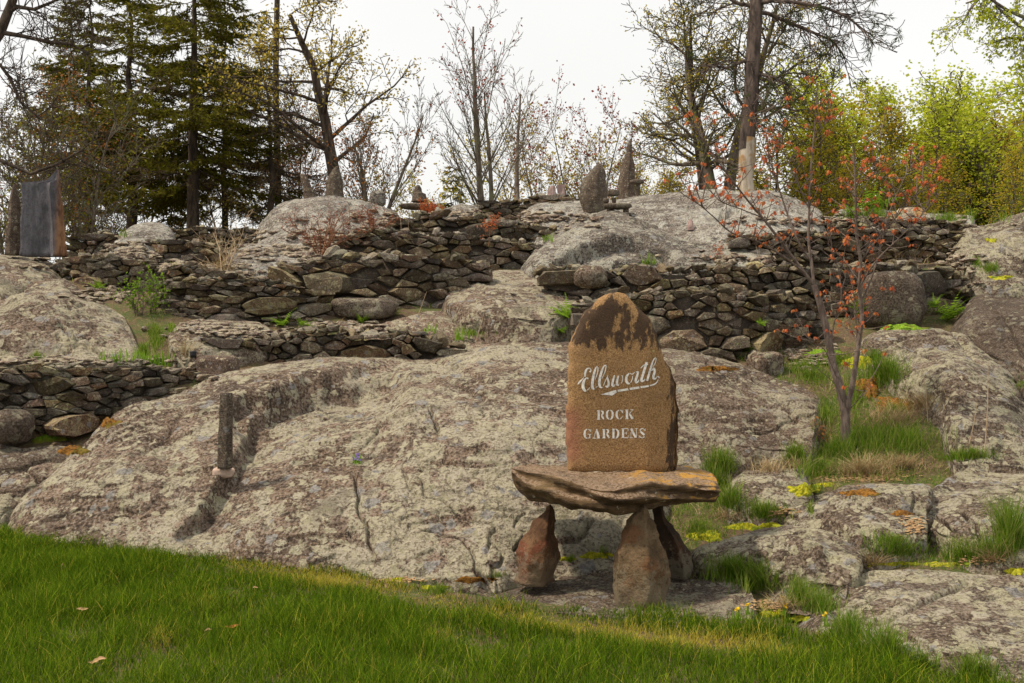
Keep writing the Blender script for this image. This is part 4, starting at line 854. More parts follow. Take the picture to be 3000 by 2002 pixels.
for st in [
    stem(390, 140, 305) + [[(430, 146, 12), (462, 165, 32), (465, 198, 34), (438, 222, 16)], [(442, 228, 24), (462, 265, 34), (482, 300, 16)]],
    [[(577, 134, 12), (545, 165, 32), (536, 215, 40), (548, 268, 32), (577, 302, 12)], [(600, 132, 12), (632, 165, 32), (641, 215, 38), (628, 270, 32), (598, 302, 12)]],
    [[(752, 133, 12), (718, 168, 32), (710, 215, 40), (722, 262, 32), (755, 298, 12)], [(778, 132, 12), (802, 150, 24), (818, 185, 10)], [(822, 128, 9), (822, 188, 9)], [(768, 295, 10), (798, 272, 13), (818, 240, 9)]],
    stem(895, 125, 295, 42) + [[(998, 130, 10), (938, 202, 14)], [(958, 129, 10), (1010, 129, 10)], [(940, 198, 18), (968, 245, 38), (1000, 292, 42)]],
    [[(182, 474, 12), (147, 508, 32), (138, 560, 38), (150, 612, 32), (180, 642, 12)], [(200, 475, 12), (228, 490, 18), (246, 522, 10)], [(251, 470, 9), (251, 526, 9)], [(230, 568, 26), (230, 636, 22)], [(192, 566, 10), (262, 566, 10)], [(188, 638, 10), (226, 628, 10)]],
    [[(352, 472, 20), (372, 550, 40), (392, 634, 44)], [(342, 505, 9), (305, 632, 10)], [(282, 636, 10), (338, 636, 10)], [(352, 636, 9), (415, 636, 9)]],
    stem(485, 475, 638) + [[(525, 478, 12), (556, 497, 32), (558, 530, 32), (530, 552, 14)], [(536, 560, 22), (558, 600, 34), (580, 634, 16)]],
    stem(655, 468, 638, 38) + [[(692, 470, 12), (730, 502, 32), (742, 550, 34), (728, 608, 32), (695, 638, 12)]],
    stem(825, 462, 632, 38) + [[(850, 466, 11), (916, 466, 11)], [(916, 464, 9), (916, 512, 9)], [(850, 545, 10), (884, 545, 10)], [(886, 520, 9), (886, 572, 9)], [(850, 628, 11), (916, 628, 11)], [(916, 584, 9), (916, 630, 9)]],
    [[(970, 464, 40), (1010, 545, 40), (1052, 625, 34)], [(968, 530, 10), (968, 630, 10)], [(942, 631, 10), (998, 631, 10)], [(1064, 464, 10), (1064, 630, 10)], [(1036, 464, 10), (1088, 464, 10)]],
    [[(1212, 498, 10), (1192, 470, 12), (1152, 470, 18), (1128, 500, 28)], [(1132, 512, 28), (1172, 548, 38), (1210, 582, 34)], [(1208, 606, 26), (1178, 630, 14), (1142, 622, 12), (1120, 592, 9)], [(1222, 462, 9), (1222, 505, 9)], [(1114, 590, 9), (1114, 634, 9)]]]:
    letter(st, K2, 1690, 1180)

# standing stones
def upright(name, label, levels, D, hd, mat, corners=C6, seed=1, group=None, **k):
    return loft(name, levels, D, hd, mat, corners, None, label, 'standing stone', group, seed, **{**dict(rough=.013), **k})
upright('standing_stone', 'brown pointed obelisk stone at the far left beside the grey slab', [(748, 12, 58), (700, 15, 60), (650, 20, 62), (600, 24, 56), (560, 34, 50), (540, 40, 45)], 13.0, .10, M['upright_red'], seed=101)
upright('slab_stone', 'tall blue grey slab with a rusty brown right edge', [(752, 64, 196), (700, 66, 192), (650, 68, 187), (600, 70, 182), (560, 68, 178), (535, 70, 178), (533, 138, 177), (505, 160, 174), (498, 165, 172)], 12.9, .14, M['slab'], [(-1, -.5), (.05, -.3), (.35, -.3), (.6, -.9), (1, 0), (.8, .7), (-.9, .6)], seed=102)
upright('standing_stone', 'leaning lichen covered finger stone on the pale ridge dome', [(594, 889, 934), (575, 890, 930), (560, 888, 922), (540, 886, 910), (525, 882, 902), (512, 880, 892)], 18.0, .13, M['upright_red'], seed=103)
upright('standing_stone', 'grey pointed upright stone beside the oak on the ridge dome', [(585, 950, 1006), (560, 953, 1006), (530, 957, 1004), (510, 966, 998), (495, 976, 992), (488, 984, 988)], 18.3, .14, M['upright'], seed=104)
upright('standing_stone', 'dark pointed boulder like stone left of the stone lantern', [(628, 1712, 1775), (610, 1704, 1780), (580, 1699, 1782), (550, 1699, 1781), (520, 1712, 1776), (500, 1730, 1772), (485, 1744, 1764), (478, 1750, 1757)], 16.6, .2, M['upright'], seed=105)
bt = empty('standing_stone', P(1835, 600, 18.2), 'tall rusty bottle shaped stone with a small tip stone behind the lantern', 'standing stone')
loft('stone_body', [(600, 1808, 1862), (560, 1808, 1862), (520, 1811, 1862), (490, 1816, 1862), (470, 1824, 1856), (455, 1832, 1850), (448, 1836, 1850)], 18.2, .18, M['upright_red'], C6, bt, seed=106, rough=.015)
loft('tip_stone', [(450, 1836, 1852), (430, 1835, 1850), (415, 1842, 1852), (407, 1846, 1850)], 18.2, .05, M['upright'], C6, bt, seed=107, rough=.01)
upright('wedge_stone', 'small pink wedge slab leaning left on the far wall', [(577, 1603, 1630), (555, 1606, 1628), (545, 1612, 1627)], 19.2, .06, mat_bark('pink_slab_rock', (.30, .20, .18), (.42, .31, .28)), seed=108)
upright('wedge_stone', 'small square topped pink slab beside the wedge on the far wall', [(577, 1637, 1655), (560, 1634, 1655), (542, 1632, 1655)], 19.2, .06, bpy.data.materials['pink_slab_rock'], [(-1, -.5), (1, -.5), (1, .5), (-1, .5)], seed=109)
upright('stone_post', 'square weathered stone post standing on the main dome', [(1372, 641, 680), (1300, 642, 681), (1220, 645, 682), (1160, 648, 682), (1152, 649, 681)], float(hit(660, 1385)[0][1]) - .06, .055, M['upright'], [(-1, -.6), (.4, -1), (1, -.4), (.8, .8), (-.8, .7)], seed=110, ns=30, rough=.005)
h_, n_ = hit(655, 1380); boulder('mortar_foot', 'pinkish mortar foot at the base of the stone post', 655, 1385, float(h_[1]), .085, .07, .045, 21, M['mortar'], 'mortar')
upright('wedge_stone', 'small pink upright stone with a yellow top on the ridge rock', [(675, 2012, 2034), (655, 2015, 2032), (645, 2018, 2028)], float(hit(2022, 676)[0][1]), .05, bpy.data.materials['pink_slab_rock'], seed=111)
# stacked cairn on the slab pile at centre
def flat_stone(name, label, u, v, D, sx, sy, sz, seed, mat, group=None, rz=0): return boulder(name, label, u, v, D, sx, sy, sz, seed, mat, 'stone', group, .55, rz, 16)
flat_stone('flat_stone', 'wide flat slab under the small pointed skyline stone', 1222, 606, 17.6, .30, .2, .045, 31, M['upright'])
upright('standing_stone', 'small dark notched boulder on the flat slab at the centre skyline', [(592, 1203, 1249), (580, 1204, 1250), (568, 1207, 1248), (565, 1208, 1238), (550, 1214, 1234), (543, 1221, 1228)], 17.6, .14, M['upright'], seed=112)
# stone lantern
lg = 'stacked stones of the stone lantern'
lan = empty('stone_lantern', P(1815, 640, 15.9), 'little table and mushroom lantern stacked from flat stones on the ridge rock', 'stone lantern')
def lpart(name, u, v, sx, sy, sz, seed): 
    o = boulder(name, None, u, v, 15.9, sx, sy, sz, seed, M['upright'], None, None, .6, 0, 12)
    wl_ = o.location.copy(); o.parent = lan; o.location = wl_ - lan.location
lpart('base_slab', 1812, 630, .21, .15, .035, 41); lpart('foot_stone', 1784, 617, .035, .05, .055, 42); lpart('foot_stone', 1834, 620, .045, .05, .06, 43)
lpart('table_slab', 1808, 605, .22, .15, .045, 44); lpart('post_stone', 1799, 588, .035, .04, .05, 45); lpart('cap_stone', 1797, 566, .10, .09, .055, 46); lpart('side_stone', 1775, 588, .05, .05, .04, 47); lpart('base_slab', 1855, 640, .09, .08, .03, 48)
dd = empty('disc_stone', P(1866, 533, 17.6), 'flat round stone balanced on a slim post right of the bottle stone', 'balanced stone')
for nm, u, v, sx, sz, sd in (('disc', 1866, 533, .135, .045, 51), ('post', 1868, 565, .045, .18, 52)):
    o = boulder(nm, None, u, v, 17.6, sx, sx * .8, sz, sd, M['upright'], None, None, .8, 0, 12); w_ = o.location.copy(); o.parent = dd; o.location = w_ - dd.location
o = loft('tree_stump', [(640, 2612, 2712), (628, 2618, 2705), (615, 2630, 2695), (611, 2634, 2690)], 17.0, .3, M['bark_dead'], C6, None, 'broad grey weathered tree stump on the right skyline', 'tree stump', seed=120, rough=.04)
# black pot on the crest wall
pot = empty('path_light', P(566, 1040, 10.0), 'small black garden light on the left end of the crest wall', 'garden light')
def ring(cx_, cy_, z, r_, n=14): 
    a = np.linspace(0, 2 * math.pi, n, endpoint=False); return np.stack([cx_ + r_ * np.cos(a), cy_ + r_ * np.sin(a), np.full(n, z)], -1)
pl = np.array(pot.location)
for nm, rr in (('lamp_body', [(.0, 0), (.03, 0), (.032, .05), (.028, .052)]), ('lamp_cap', [(.036, .052), (.036, .062), (.02, .07), (.001, .072)])):
    mk(nm, np.concatenate([ring(pl[0], pl[1], pl[2] - .03 + z, max(r_, .001)) for r_, z in rr]), gridf(4, 14, wrap=True), M['plastic'], pot)

# ------------------------------------------------------------------ tubes, branches, leaves
def tubes(polys, sides=4):
    groups = {}
    for p, r_ in polys: groups.setdefault(len(p), []).append((p, r_))
    VV, FF, off = [], [], 0
    for k, lst in groups.items():
        Pn = np.array([a for a, _ in lst], float); Rn = np.array([b for _, b in lst], float)
        T = np.gradient(Pn, axis=1); T /= np.linalg.norm(T, axis=-1, keepdims=True) + 1e-9
        ref = np.where(np.abs(T[:, :1, 2:3]) > .75, np.array([[[1., 0.2, 0]]]), np.array([[[0., 0, 1.]]]))
        A = np.cross(T, np.broadcast_to(ref, T.shape)); A /= np.linalg.norm(A, axis=-1, keepdims=True) + 1e-9; B = np.cross(T, A)
        an = np.linspace(0, 2 * math.pi, sides, endpoint=False)
        V = Pn[:, :, None] + Rn[:, :, None, None] * (A[:, :, None] * np.cos(an)[:, None] + B[:, :, None] * np.sin(an)[:, None])
        n = len(lst); Fq = gridf(k, sides, wrap=True); F_ = (Fq[None] + (np.arange(n) * k * sides)[:, None, None]).reshape(-1, 4) + off
        VV.append(V.reshape(-1, 3)); FF.append(F_); off += n * k * sides
    return np.concatenate(VV), np.concatenate(FF)
def grow(rng, p, d, L, r_, lv, prm, out, tips):
    nseg = prm['seg'][lv]; g = prm['gnarl'][lv]; up = prm['up'][lv]; st = L / nseg
    pts = [p]; rad = [r_]; dirs = [d]; x, y, z = p; dx, dy, dz = d
    for i in range(nseg):
        dx += rng.gauss(0, g); dy += rng.gauss(0, g); dz += rng.gauss(0, g) + up
        l = math.sqrt(dx * dx + dy * dy + dz * dz); dx /= l; dy /= l; dz /= l
        x += dx * st; y += dy * st; z += dz * st; pts.append((x, y, z)); dirs.append((dx, dy, dz)); rad.append(max(prm['rmin'], r_ * (1 - (1 - prm['taper']) * (i + 1) / nseg)))
    out[min(lv, len(out) - 1)].append((pts, rad))
    if lv >= prm['levels']: tips.append((pts[-1], dirs[-1], pts[len(pts) // 2])); return
    nc = prm['n'][lv]; s0 = prm['start'][lv]; a0 = rng.uniform(0, 6.28)
    for c in range(nc):
        s = s0 + (1 - s0) * (c + rng.random()) / nc; f = s * nseg; i = min(int(f), nseg - 1); t = f - i
        q = tuple(pts[i][k] + (pts[i + 1][k] - pts[i][k]) * t for k in range(3)); dd_ = dirs[i + 1]; rr = rad[i] + (rad[i + 1] - rad[i]) * t
        az = a0 + c * 2.4 + rng.gauss(0, .4); an = math.radians(prm['ang'][lv] * rng.uniform(.7, 1.3))
        ax = (0, 0, 1) if abs(dd_[2]) < .9 else (1, 0, 0)
        e1 = (dd_[1] * ax[2] - dd_[2] * ax[1], dd_[2] * ax[0] - dd_[0] * ax[2], dd_[0] * ax[1] - dd_[1] * ax[0]); l = math.sqrt(sum(k * k for k in e1)); e1 = tuple(k / l for k in e1)
        e2 = (dd_[1] * e1[2] - dd_[2] * e1[1], dd_[2] * e1[0] - dd_[0] * e1[2], dd_[0] * e1[1] - dd_[1] * e1[0])
        ca, sa, cz, sz = math.cos(an), math.sin(an), math.cos(az), math.sin(az)
        nd = tuple(dd_[k] * ca + (e1[k] * cz + e2[k] * sz) * sa for k in range(3))
        nl = L * prm['len'][lv] * (1 - prm['fall'][lv] * (s - s0) / (1 - s0 + 1e-6)) * rng.uniform(.7, 1.2)
        grow(rng, q, nd, nl, max(prm['rmin'], min(rr * .85, rr * prm['rr'][lv])), lv + 1, prm, out, tips)
def leaves(centers, per, spread, size, rng, droop=0.0, narrow=.5, nax=None):
    C = np.repeat(np.asarray(centers, float), per, 0); n = len(C)
    C = C + rng.normal(0, spread, (n, 3)); d = rng.normal(0, 1, (n, 3)); d[:, 2] -= droop; d /= np.linalg.norm(d, axis=1, keepdims=True)
    e = np.cross(d, rng.normal(0, 1, (n, 3))); e /= np.linalg.norm(e, axis=1, keepdims=True); s = size * rng.uniform(.6, 1.3, (n, 1))
    V = np.stack([C, C + d * s * .5 + e * s * narrow * .5, C + d * s, C + d * s * .5 - e * s * narrow * .5], 1).reshape(-1, 3)
    return V, np.arange(n * 4).reshape(-1, 4)
PB = dict(levels=3, seg=[9, 6, 4, 3], gnarl=[.06, .12, .16, .2], up=[.02, .03, .03, .02], n=[16, 9, 6], start=[.3, .15, .15], len=[.48, .45, .42], fall=[.6, .5, .4], ang=[48, 42, 40], rr=[.42, .5, .55], rmin=.007, taper=.25)
def prm(**k): d = dict(PB); d.update(k); return d
def tree(name, label, cat, base, H, rad, p, bark, leafmat=None, per=2, lsize=.09, spread=.06, seed=1, group=None, lean=(0, 0), stems=1, stemang=.2, leafprob=1.0, droop=.2, leafz=None, narrow=.6, extra=None, trunk_pts=None):
    rng = random.Random(seed); nr = np.random.RandomState(seed)
    base = np.array(base, float); root = empty(name, base, label, cat, group)
    out = [[], [], [], []]; tips = []
    for s in range(stems):
        a = s / max(1, stems) * 6.28 + rng.uniform(-.4, .4); k = stemang * rng.uniform(.5, 1.3) if stems > 1 else 0
        d = np.array([lean[0] + math.cos(a) * k, lean[1] + math.sin(a) * k, 1.0]); d /= np.linalg.norm(d)
        b0 = base + [0, 0, -.15] + (np.array([math.cos(a), math.sin(a), 0]) * rad * .8 if stems > 1 else 0)
        grow(rng, tuple(b0), tuple(d), H * (rng.uniform(.75, 1.05) if stems > 1 else 1), rad * (rng.uniform(.6, 1) if stems > 1 else 1), 0, p, out, tips)
    V, Fq = tubes(out[0], 8); mk('trunk', V, Fq, bark, root)
    V, Fq = tubes(out[1], 5); V2, F2 = tubes(out[2] + out[3], 3)
    mk('branches', np.concatenate([V, V2]), np.concatenate([Fq, F2 + len(V)]), bark, root)
    if leafmat is not None:
        T = np.array([t[0] for t in tips] + [t[2] for t in tips])
        if leafz is not None: T = T[(T[:, 2] - base[2] > leafz[0] * H) & (T[:, 2] - base[2] < leafz[1] * H)]
        T = T[nr.random_sample(len(T)) < leafprob]
        if len(T):
            V, Fq = leaves(T, per, spread, lsize, nr, droop, narrow); mk('crown', V, Fq, leafmat, root)
    return root
def base_at(u, D): x = (u - CX) / F * D; return (x, D, gz(x, D) - .05)
def Hpx(vtop, D, base): return (ZC - (vtop - CY) / F * D) - base[2]

# spruces
def spruce(label, u, D, vtop, width, seed, dead=0.0, vlow=.1, trad=.17, lmul=1.0, group='dark spruces on the left skyline', nb=12.5):
    rng = random.Random(seed); nr = np.random.RandomState(seed); base = np.array(base_at(u, D)); H = Hpx(vtop, D, base)
    root = empty('spruce_tree', base, label, 'spruce tree', group)
    tr = [tuple(base + [rng.gauss(0, .02) * i * .3, rng.gauss(0, .02), H * i / 14 - (.2 if i == 0 else 0)]) for i in range(15)]
    V, Fq = tubes([(tr, [max(.012, trad * (1 - i / 14.5)) for i in range(15)])], 9); mk('trunk', V, Fq, M['bark'], root)
    br, tw, NP, ND, DP, DD_ = [], [], [], [], [], []
    nbr = int(H * nb)
    for i in range(nbr):
        s = vlow + (1 - vlow) * (i + rng.random()) / nbr; z = base[2] + s * H
        Lb = width * (1 - s) ** .75 * rng.uniform(.6, 1.2) + .15
        if s < .3: Lb *= .6 + s * 1.3
        a = rng.uniform(0, 6.283); dx, dy = math.cos(a), math.sin(a)
        isdead = rng.random() < dead + (.75 if s < .32 else 0) * (1 if rng.random() < .8 else 0)
        pts = []; sag = rng.uniform(.16, .34) * (1.1 - s); n = 7
        for k in range(n):
            t = k / (n - 1); pts.append((base[0] + dx * Lb * t, base[1] + dy * Lb * t, z + Lb * (-sag * math.sin(t * 2.4) + .10 * t * t) + rng.gauss(0, .015)))
        br.append((pts, [max(.006, .028 * (Lb / width) * (1 - t / (n - .5))) for t in range(n)]))
        ntw = int(Lb * 10) + 3
        for j in range(ntw):
            t = .12 + .86 * (j + rng.random()) / ntw; f = t * (n - 1); k = min(int(f), n - 2); q = np.array(pts[k]) * (1 - f + k) + np.array(pts[k + 1]) * (f - k)
            side = 1 if j % 2 else -1; aa = a + side * rng.uniform(.5, 1.0); l = Lb * .34 * (1.15 - t) * rng.uniform(.6, 1.3) + .10
            e = q + [math.cos(aa) * l, math.sin(aa) * l, -l * rng.uniform(.05, .5)]; m_ = (q + e) / 2 + [0, 0, .02]
            tw.append(([tuple(q), tuple(m_), tuple(e)], [.006, .005, .004]))
            c_ = int(l / .018 * lmul) + 2
            tt = nr.random_sample((c_, 1)); pp = q + (e - q) * tt; dr = (e - q) / (l + 1e-6)
            if isdead:
                if c_ > 3: c_ = c_ // 3; pp = pp[:c_]
                DP.append(pp); DD_.append(np.broadcast_to(dr, pp.shape))
            else: NP.append(pp); ND.append(np.broadcast_to(dr, pp.shape))
    V, Fq = tubes(br, 4); V2, F2 = tubes(tw, 3); mk('branches', np.concatenate([V, V2]), np.concatenate([Fq, F2 + len(V)]), M['bark'], root)
    for nm, PP, DD2, mt, ln, wd in (('crown', NP, ND, M['needles'], .12, .032), ('dead_twigs', DP, DD_, M['needles_dead'], .14, .012)):
        if not PP: continue
        C = np.concatenate(PP); dr = np.concatenate(DD2); n = len(C)
        d = dr * .8 + nr.normal(0, .55, (n, 3)); d /= np.linalg.norm(d, axis=1, keepdims=True); e = np.cross(d, nr.normal(0, 1, (n, 3))); e /= np.linalg.norm(e, axis=1, keepdims=True)
        s = ln * nr.uniform(.6, 1.3, (n, 1)); w = wd * nr.uniform(.7, 1.4, (n, 1))
        V = np.stack([C - e * w * .5, C + e * w * .5, C + d * s], 1).reshape(-1, 3); mk(nm, V, np.arange(n * 3).reshape(-1, 3), mt, root)['kind'] = 'stuff'
    return root
spruce('big central spruce with a thick trunk behind the whaleback rock', 570, 21, -260, 3.2, 201, .15, .33, .17)
spruce('spruce with a dark straight trunk left of the big central one', 385, 22, -180, 2.4, 202, .18, .34, .15)
spruce('leftmost spruce behind the tall blue grey slab', 262, 24, -140, 2.2, 203, .3, .36, .13)
spruce('half dead grey twigged spruce left of the oak', 790, 21.5, 120, 2.0, 204, .92, .12, .10)
spruce('spruce directly behind the big central spruce, peeking out right', 655, 24.5, -140, 2.3, 205, .4, .34, .11)
spruce('slim dark trunked spruce at the left edge of the spruce group', 215, 27, 20, 2.1, 206, .5, .34, .09)
spruce('small dark young spruce in front of the green birches at right', 2840, 22, 425, .95, 207, 0, .03, .06, group='young spruces', nb=16)
spruce('tiny bright spruce left of the many stemmed bare tree', 1328, 27, 490, .55, 208, 0, .03, .05, group='young spruces', nb=16)
spruce('low bushy spruce between the two thickest spruce trunks', 505, 24, 560, 1.1, 209, 0, .02, .05, group='young spruces', nb=16)
b_ = base_at(812, 23); r_ = empty('dead_tree', b_, 'thin bare dark pole trunk rising above the half dead spruce', 'tree')
V, Fq = tubes([([(b_[0] + .03 * math.sin(i), b_[1], b_[2] - .2 + i * 1.1) for i in range(11)], [.09 - .0045 * i for i in range(11)])], 8); mk('trunk', V, Fq, M['bark'], r_)
rg = random.Random(5); V, Fq = tubes([([(b_[0], b_[1], b_[2] + z), (b_[0] + a * .3, b_[1] + .1, b_[2] + z + .05), (b_[0] + a * .62, b_[1] + .15, b_[2] + z - .05)], [.015, .01, .006]) for z, a in [(2.5 + i * .33, rg.choice([-1, 1]) * rg.uniform(.5, 1.4)) for i in range(22)]], 3); mk('branches', V, Fq, M['bark'], r_)

# oak with yellow catkins
b_ = base_at(985, 20)
tree('oak_tree', 'dark spreading oak with yellow catkins left of the open sky', 'oak tree', b_, Hpx(20, 20, b_), .17, prm(gnarl=[.10, .15, .2, .22], n=[17, 9, 6], start=[.36, .15, .15], len=[.55, .45, .42], ang=[62, 45, 42], up=[.0, .012, .02, .02]), M['bark'], M['leaf_yellow'], 3, .065, .08, 211, lean=(.10, 0), leafprob=.85, leafz=(.5, 1.2), extra=None)
# bare multi stemmed trees
BARE = dict(seg=[9, 6, 4, 3], gnarl=[.04, .07, .10, .14], up=[.01, .07, .05, .03], n=[12, 7, 6], start=[.10, .12, .12], len=[.60, .38, .34], fall=[.55, .4, .3], ang=[34, 27, 30], rr=[.32, .36, .5], rmin=.004)
b_ = base_at(1090, 19.5)
tree('bare_tree', 'low forked bare tree with brown leaf remains right of the oak', 'tree', b_, Hpx(270, 19.5, b_), .075, prm(**BARE), M['bark_grey'], M['leaf_brown'], 1, .06, .05, 212, leafprob=.45, leafz=(.05, .75), stems=3, stemang=.35, group='bare trees on the skyline')
b_ = base_at(1422, 20)
tree('bare_tree', 'tall bare many stemmed tree in the open sky at centre', 'tree', b_, Hpx(95, 20, b_), .085, prm(**BARE), M['bark_grey'], M['bud_red'], 1, .06, .05, 213, leafprob=.22, leafz=(.6, 1.2), stems=3, stemang=.12, group='bare trees on the skyline')
b_ = base_at(1520, 21)
tree('bare_tree', 'slim pale barked birch right of the many stemmed bare tree', 'tree', b_, Hpx(250, 21, b_), .075, prm(**dict(BARE, n=[12, 6, 4], start=[.35, .15, .15], ang=[45, 35, 30], len=[.5, .45, .4])), M['bark_birch'], None, seed=214, group='bare trees on the skyline')
for u, D, vt, sd, lb, mt, pr in ((1625, 23, 330, 215, 'yellow budding small tree behind the pink wedge stones', M['leaf_yellow'], .7), (1712, 22.5, 320, 216, 'fine twigged reddish small tree behind the dark pointed stone', M['bud_red'], .55),
                                 (1560, 25, 440, 217, 'low yellow leafed bush tree left of the pink wedge stones', M['leaf_yellow'], .8), (1300, 25, 470, 218, 'low yellow green bush tree left of the many stemmed tree', M['leaf_olive'], .7), (1180, 21, 520, 219, 'low brown twiggy bush behind the slab pile', M['leaf_yellow'], .5), (1800, 24, 400, 250, 'yellow green bush tree between bottle stone and dark pointed stone', M['leaf_olive'], .7)):
    b_ = base_at(u, D); tree('small_tree', lb, 'small tree', b_, Hpx(vt, D, b_), .045, prm(**dict(BARE, n=[12, 7, 4], ang=[42, 35, 32])), M['bark_grey'], mt, 2, .07, .07, sd, leafprob=pr, stems=2, stemang=.25, group='small trees on the skyline')
# big oak-like group at right
OAK = dict(seg=[10, 7, 4, 3], gnarl=[.07, .17, .22, .24], up=[.01, .02, .02, .02], n=[22, 9, 6], start=[.22, .12, .12], len=[.42, .45, .42], fall=[.35, .4, .3], ang=[62, 46, 44], rmin=.0075)
b_ = base_at(2115, 20.5)
tree('budding_tree', 'large twin trunked tree with gnarled branches and yellow green buds left of the pine', 'tree', b_, Hpx(-140, 20.5, b_), .16, prm(**OAK), M['bark_grey'], M['leaf_olive'], 2, .055, .06, 221, leafprob=.7, stems=2, stemang=.06, group='budding trees at right')
b_ = base_at(2075, 21.5)
tree('budding_tree', 'bent side trunk leaning left with long sparse branches', 'tree', b_, Hpx(30, 21.5, b_), .10, prm(**dict(OAK, n=[17, 8, 5], start=[.25, .12, .12])), M['bark'], M['leaf_olive'], 2, .055, .06, 222, leafprob=.5, lean=(-.14, 0), group='budding trees at right')
# pine with bare base
D = 19.2; pr_ = empty('pine_tree', base_at(2185, D), 'tall pine with a peeled pale base and drooping needle tufts', 'pine tree')
def pp(pts, D): return [tuple(P(u, v, D + (q[0] if q else 0))) for u, v, *q in pts]
V, Fq = tubes([(pp([(2186, 440), (2192, 380), (2200, 300), (2204, 200), (2210, 100), (2216, 0), (2220, -140)], D), [.155, .15, .145, .14, .135, .125, .11])], 12); mk('trunk', V, Fq, M['bark_pine'], pr_)
V, Fq = tubes([(pp([(2188, 600), (2187, 560), (2184, 520), (2188, 480), (2190, 435), (2192, 405)], D), [.20, .155, .14, .158, .162, .16])], 12); o = mk('trunk', V, Fq, M['bark_dead'], pr_); o['label'] = 'peeled pale lower trunk'
rng = random.Random(9); out = [[], [], [], []]; tips = []
for pts, r0 in (([(2214, 12), (2260, 2, -.2), (2340, 8, -.4), (2420, 24, -.6), (2480, 48, -.7), (2520, 80, -.8)], .05), ([(2210, 36), (2250, 40, .2), (2320, 70, .3), (2380, 95, .4), (2440, 120, .4), (2470, 160, .4)], .045), ([(2206, 190), (2180, 180), (2130, 200), (2080, 190)], .04), ([(2205, 215), (2260, 225, -.2), (2310, 250, -.3)], .035),
                ([(2214, 20), (2160, 10), (2110, -20), (2060, -20)], .045), ([(2218, -60), (2300, -60), (2400, -30), (2500, 0)], .045), ([(2200, 260), (2240, 300, -.3), (2290, 330, -.4)], .02)):
    w = pp(pts, D); n = len(w); out[1].append((w, [r0 * (1 - .75 * i / n) for i in range(n)]))
    for k in range(n * 5):
        s = rng.uniform(.15, 1) * (n - 1); i = min(int(s), n - 2); t = s - i; q = tuple(w[i][j] * (1 - t) + w[i + 1][j] * t for j in range(3)); dv = np.array(w[i + 1]) - np.array(w[i]); dv /= np.linalg.norm(dv)
        d = dv * .6 + np.array([rng.gauss(0, .5), rng.gauss(0, .5), rng.gauss(-.35, .45)]); d /= np.linalg.norm(d)
        grow(rng, q, tuple(d), rng.uniform(.5, 1.15), .014, 2, prm(levels=3, gnarl=[0, 0, .2, .25], n=[0, 0, 4], start=[0, 0, .3], len=[0, 0, .4], up=[0, 0, .02, .05]), out, tips)
V, Fq = tubes(out[1], 6); V2, F2 = tubes(out[2] + out[3], 3); mk('branches', np.concatenate([V, V2]), np.concatenate([Fq, F2 + len(V)]), M['bark_pine'], pr_)
T = np.array([t[0] for t in tips]); T = T[NR.random_sample(len(T)) < .42]; V, Fq = leaves(T, 22, .01, .13, NR, 0, .09); mk('needle_tufts', V, Fq, M['needles_pine'], pr_)

# green saplings and birches at right
SAP = dict(seg=[8, 5, 3, 2], gnarl=[.05, .09, .14, .2], up=[.01, .07, .04, .02], n=[24, 6, 4], start=[.12, .12, .1], len=[.30, .45, .45], fall=[.55, .3, .3], ang=[38, 35, 38], rmin=.006)
kinds = [('young_birch', 'leaf_green', .045, .8), ('young_birch', 'leaf_green', .045, .95), ('young_alder', 'leaf_olive', .045, .75), ('young_alder', 'leaf_olive', .045, .5)]
protos = []
for i, (nm, mt, rd, pb) in enumerate(kinds):
    protos.append(tree(nm, 'x', 'young tree', (0, 0, 0), 4.0, rd, prm(**SAP), M['bark_grey'] if i != 1 else M['bark_birch'], M[mt], 4, .05, .10, 230 + i, leafprob=pb, narrow=.9))
spots = [(2262, 22, 330, 2), (2330, 24, 250, 0), (2395, 21, 300, 2), (2440, 24, 190, 0), (2500, 22, 260, 3), (2530, 26, 200, 0), (2590, 23, 215, 1), (2640, 22, 290, 2), (2700, 25, 240, 0), (2742, 22, 205, 1), (2790, 25, 215, 1), (2850, 26, 215, 0), (2890, 23, 260, 2), (2935, 24, 250, 1), (2975, 22, 215, 0), (3010, 25, 180, 1), (3080, 23, 190, 0), (2960, 20, 420, 2), (2780, 21, 400, 2), (2560, 20.5, 400, 3), (2350, 20.5, 420, 2), (2465, 20, 440, 2), (2690, 20, 430, 3), (1935, 24, 430, 2), (1990, 23, 470, 3), (1890, 26, 460, 2), (2230, 25, 420, 2), (2720, 27, 260, 2), (2860, 28, 250, 1), (2480, 28, 240, 2), (2620, 28, 260, 0)]
ordn = ['first', 'second', 'third', 'fourth', 'fifth', 'sixth', 'seventh', 'eighth', 'ninth', 'tenth', 'eleventh', 'twelfth', 'thirteenth', 'fourteenth', 'fifteenth', 'sixteenth', 'seventeenth', 'eighteenth', 'nineteenth', 'twentieth']
cnt = {}
for (u, D, vt, k) in sorted(spots):
    fam = 'fresh green birch' if k < 2 else 'olive green alder'; cnt[fam] = cnt.get(fam, 0) + 1
    lbl = '%s from the left among the %s saplings on the right skyline' % (ordn[cnt[fam] - 1], fam)
    o = protos[k] if protos[k].get('used') is None else copy_tree(protos[k])
    protos[k]['used'] = 1
    b_ = base_at(u, D); o.location = b_; h = Hpx(vt, D, b_) / 4.0 * .86; o.scale = (h * R.uniform(1.25, 1.7), h * R.uniform(1.25, 1.6), h * R.uniform(.9, 1.1)); o.rotation_euler = (0, 0, R.uniform(0, 6.28))
    tagp(o, lbl, 'young tree', 'green saplings on the right skyline')
for o in COL.objects:
    if 'used' in o: del o['used']
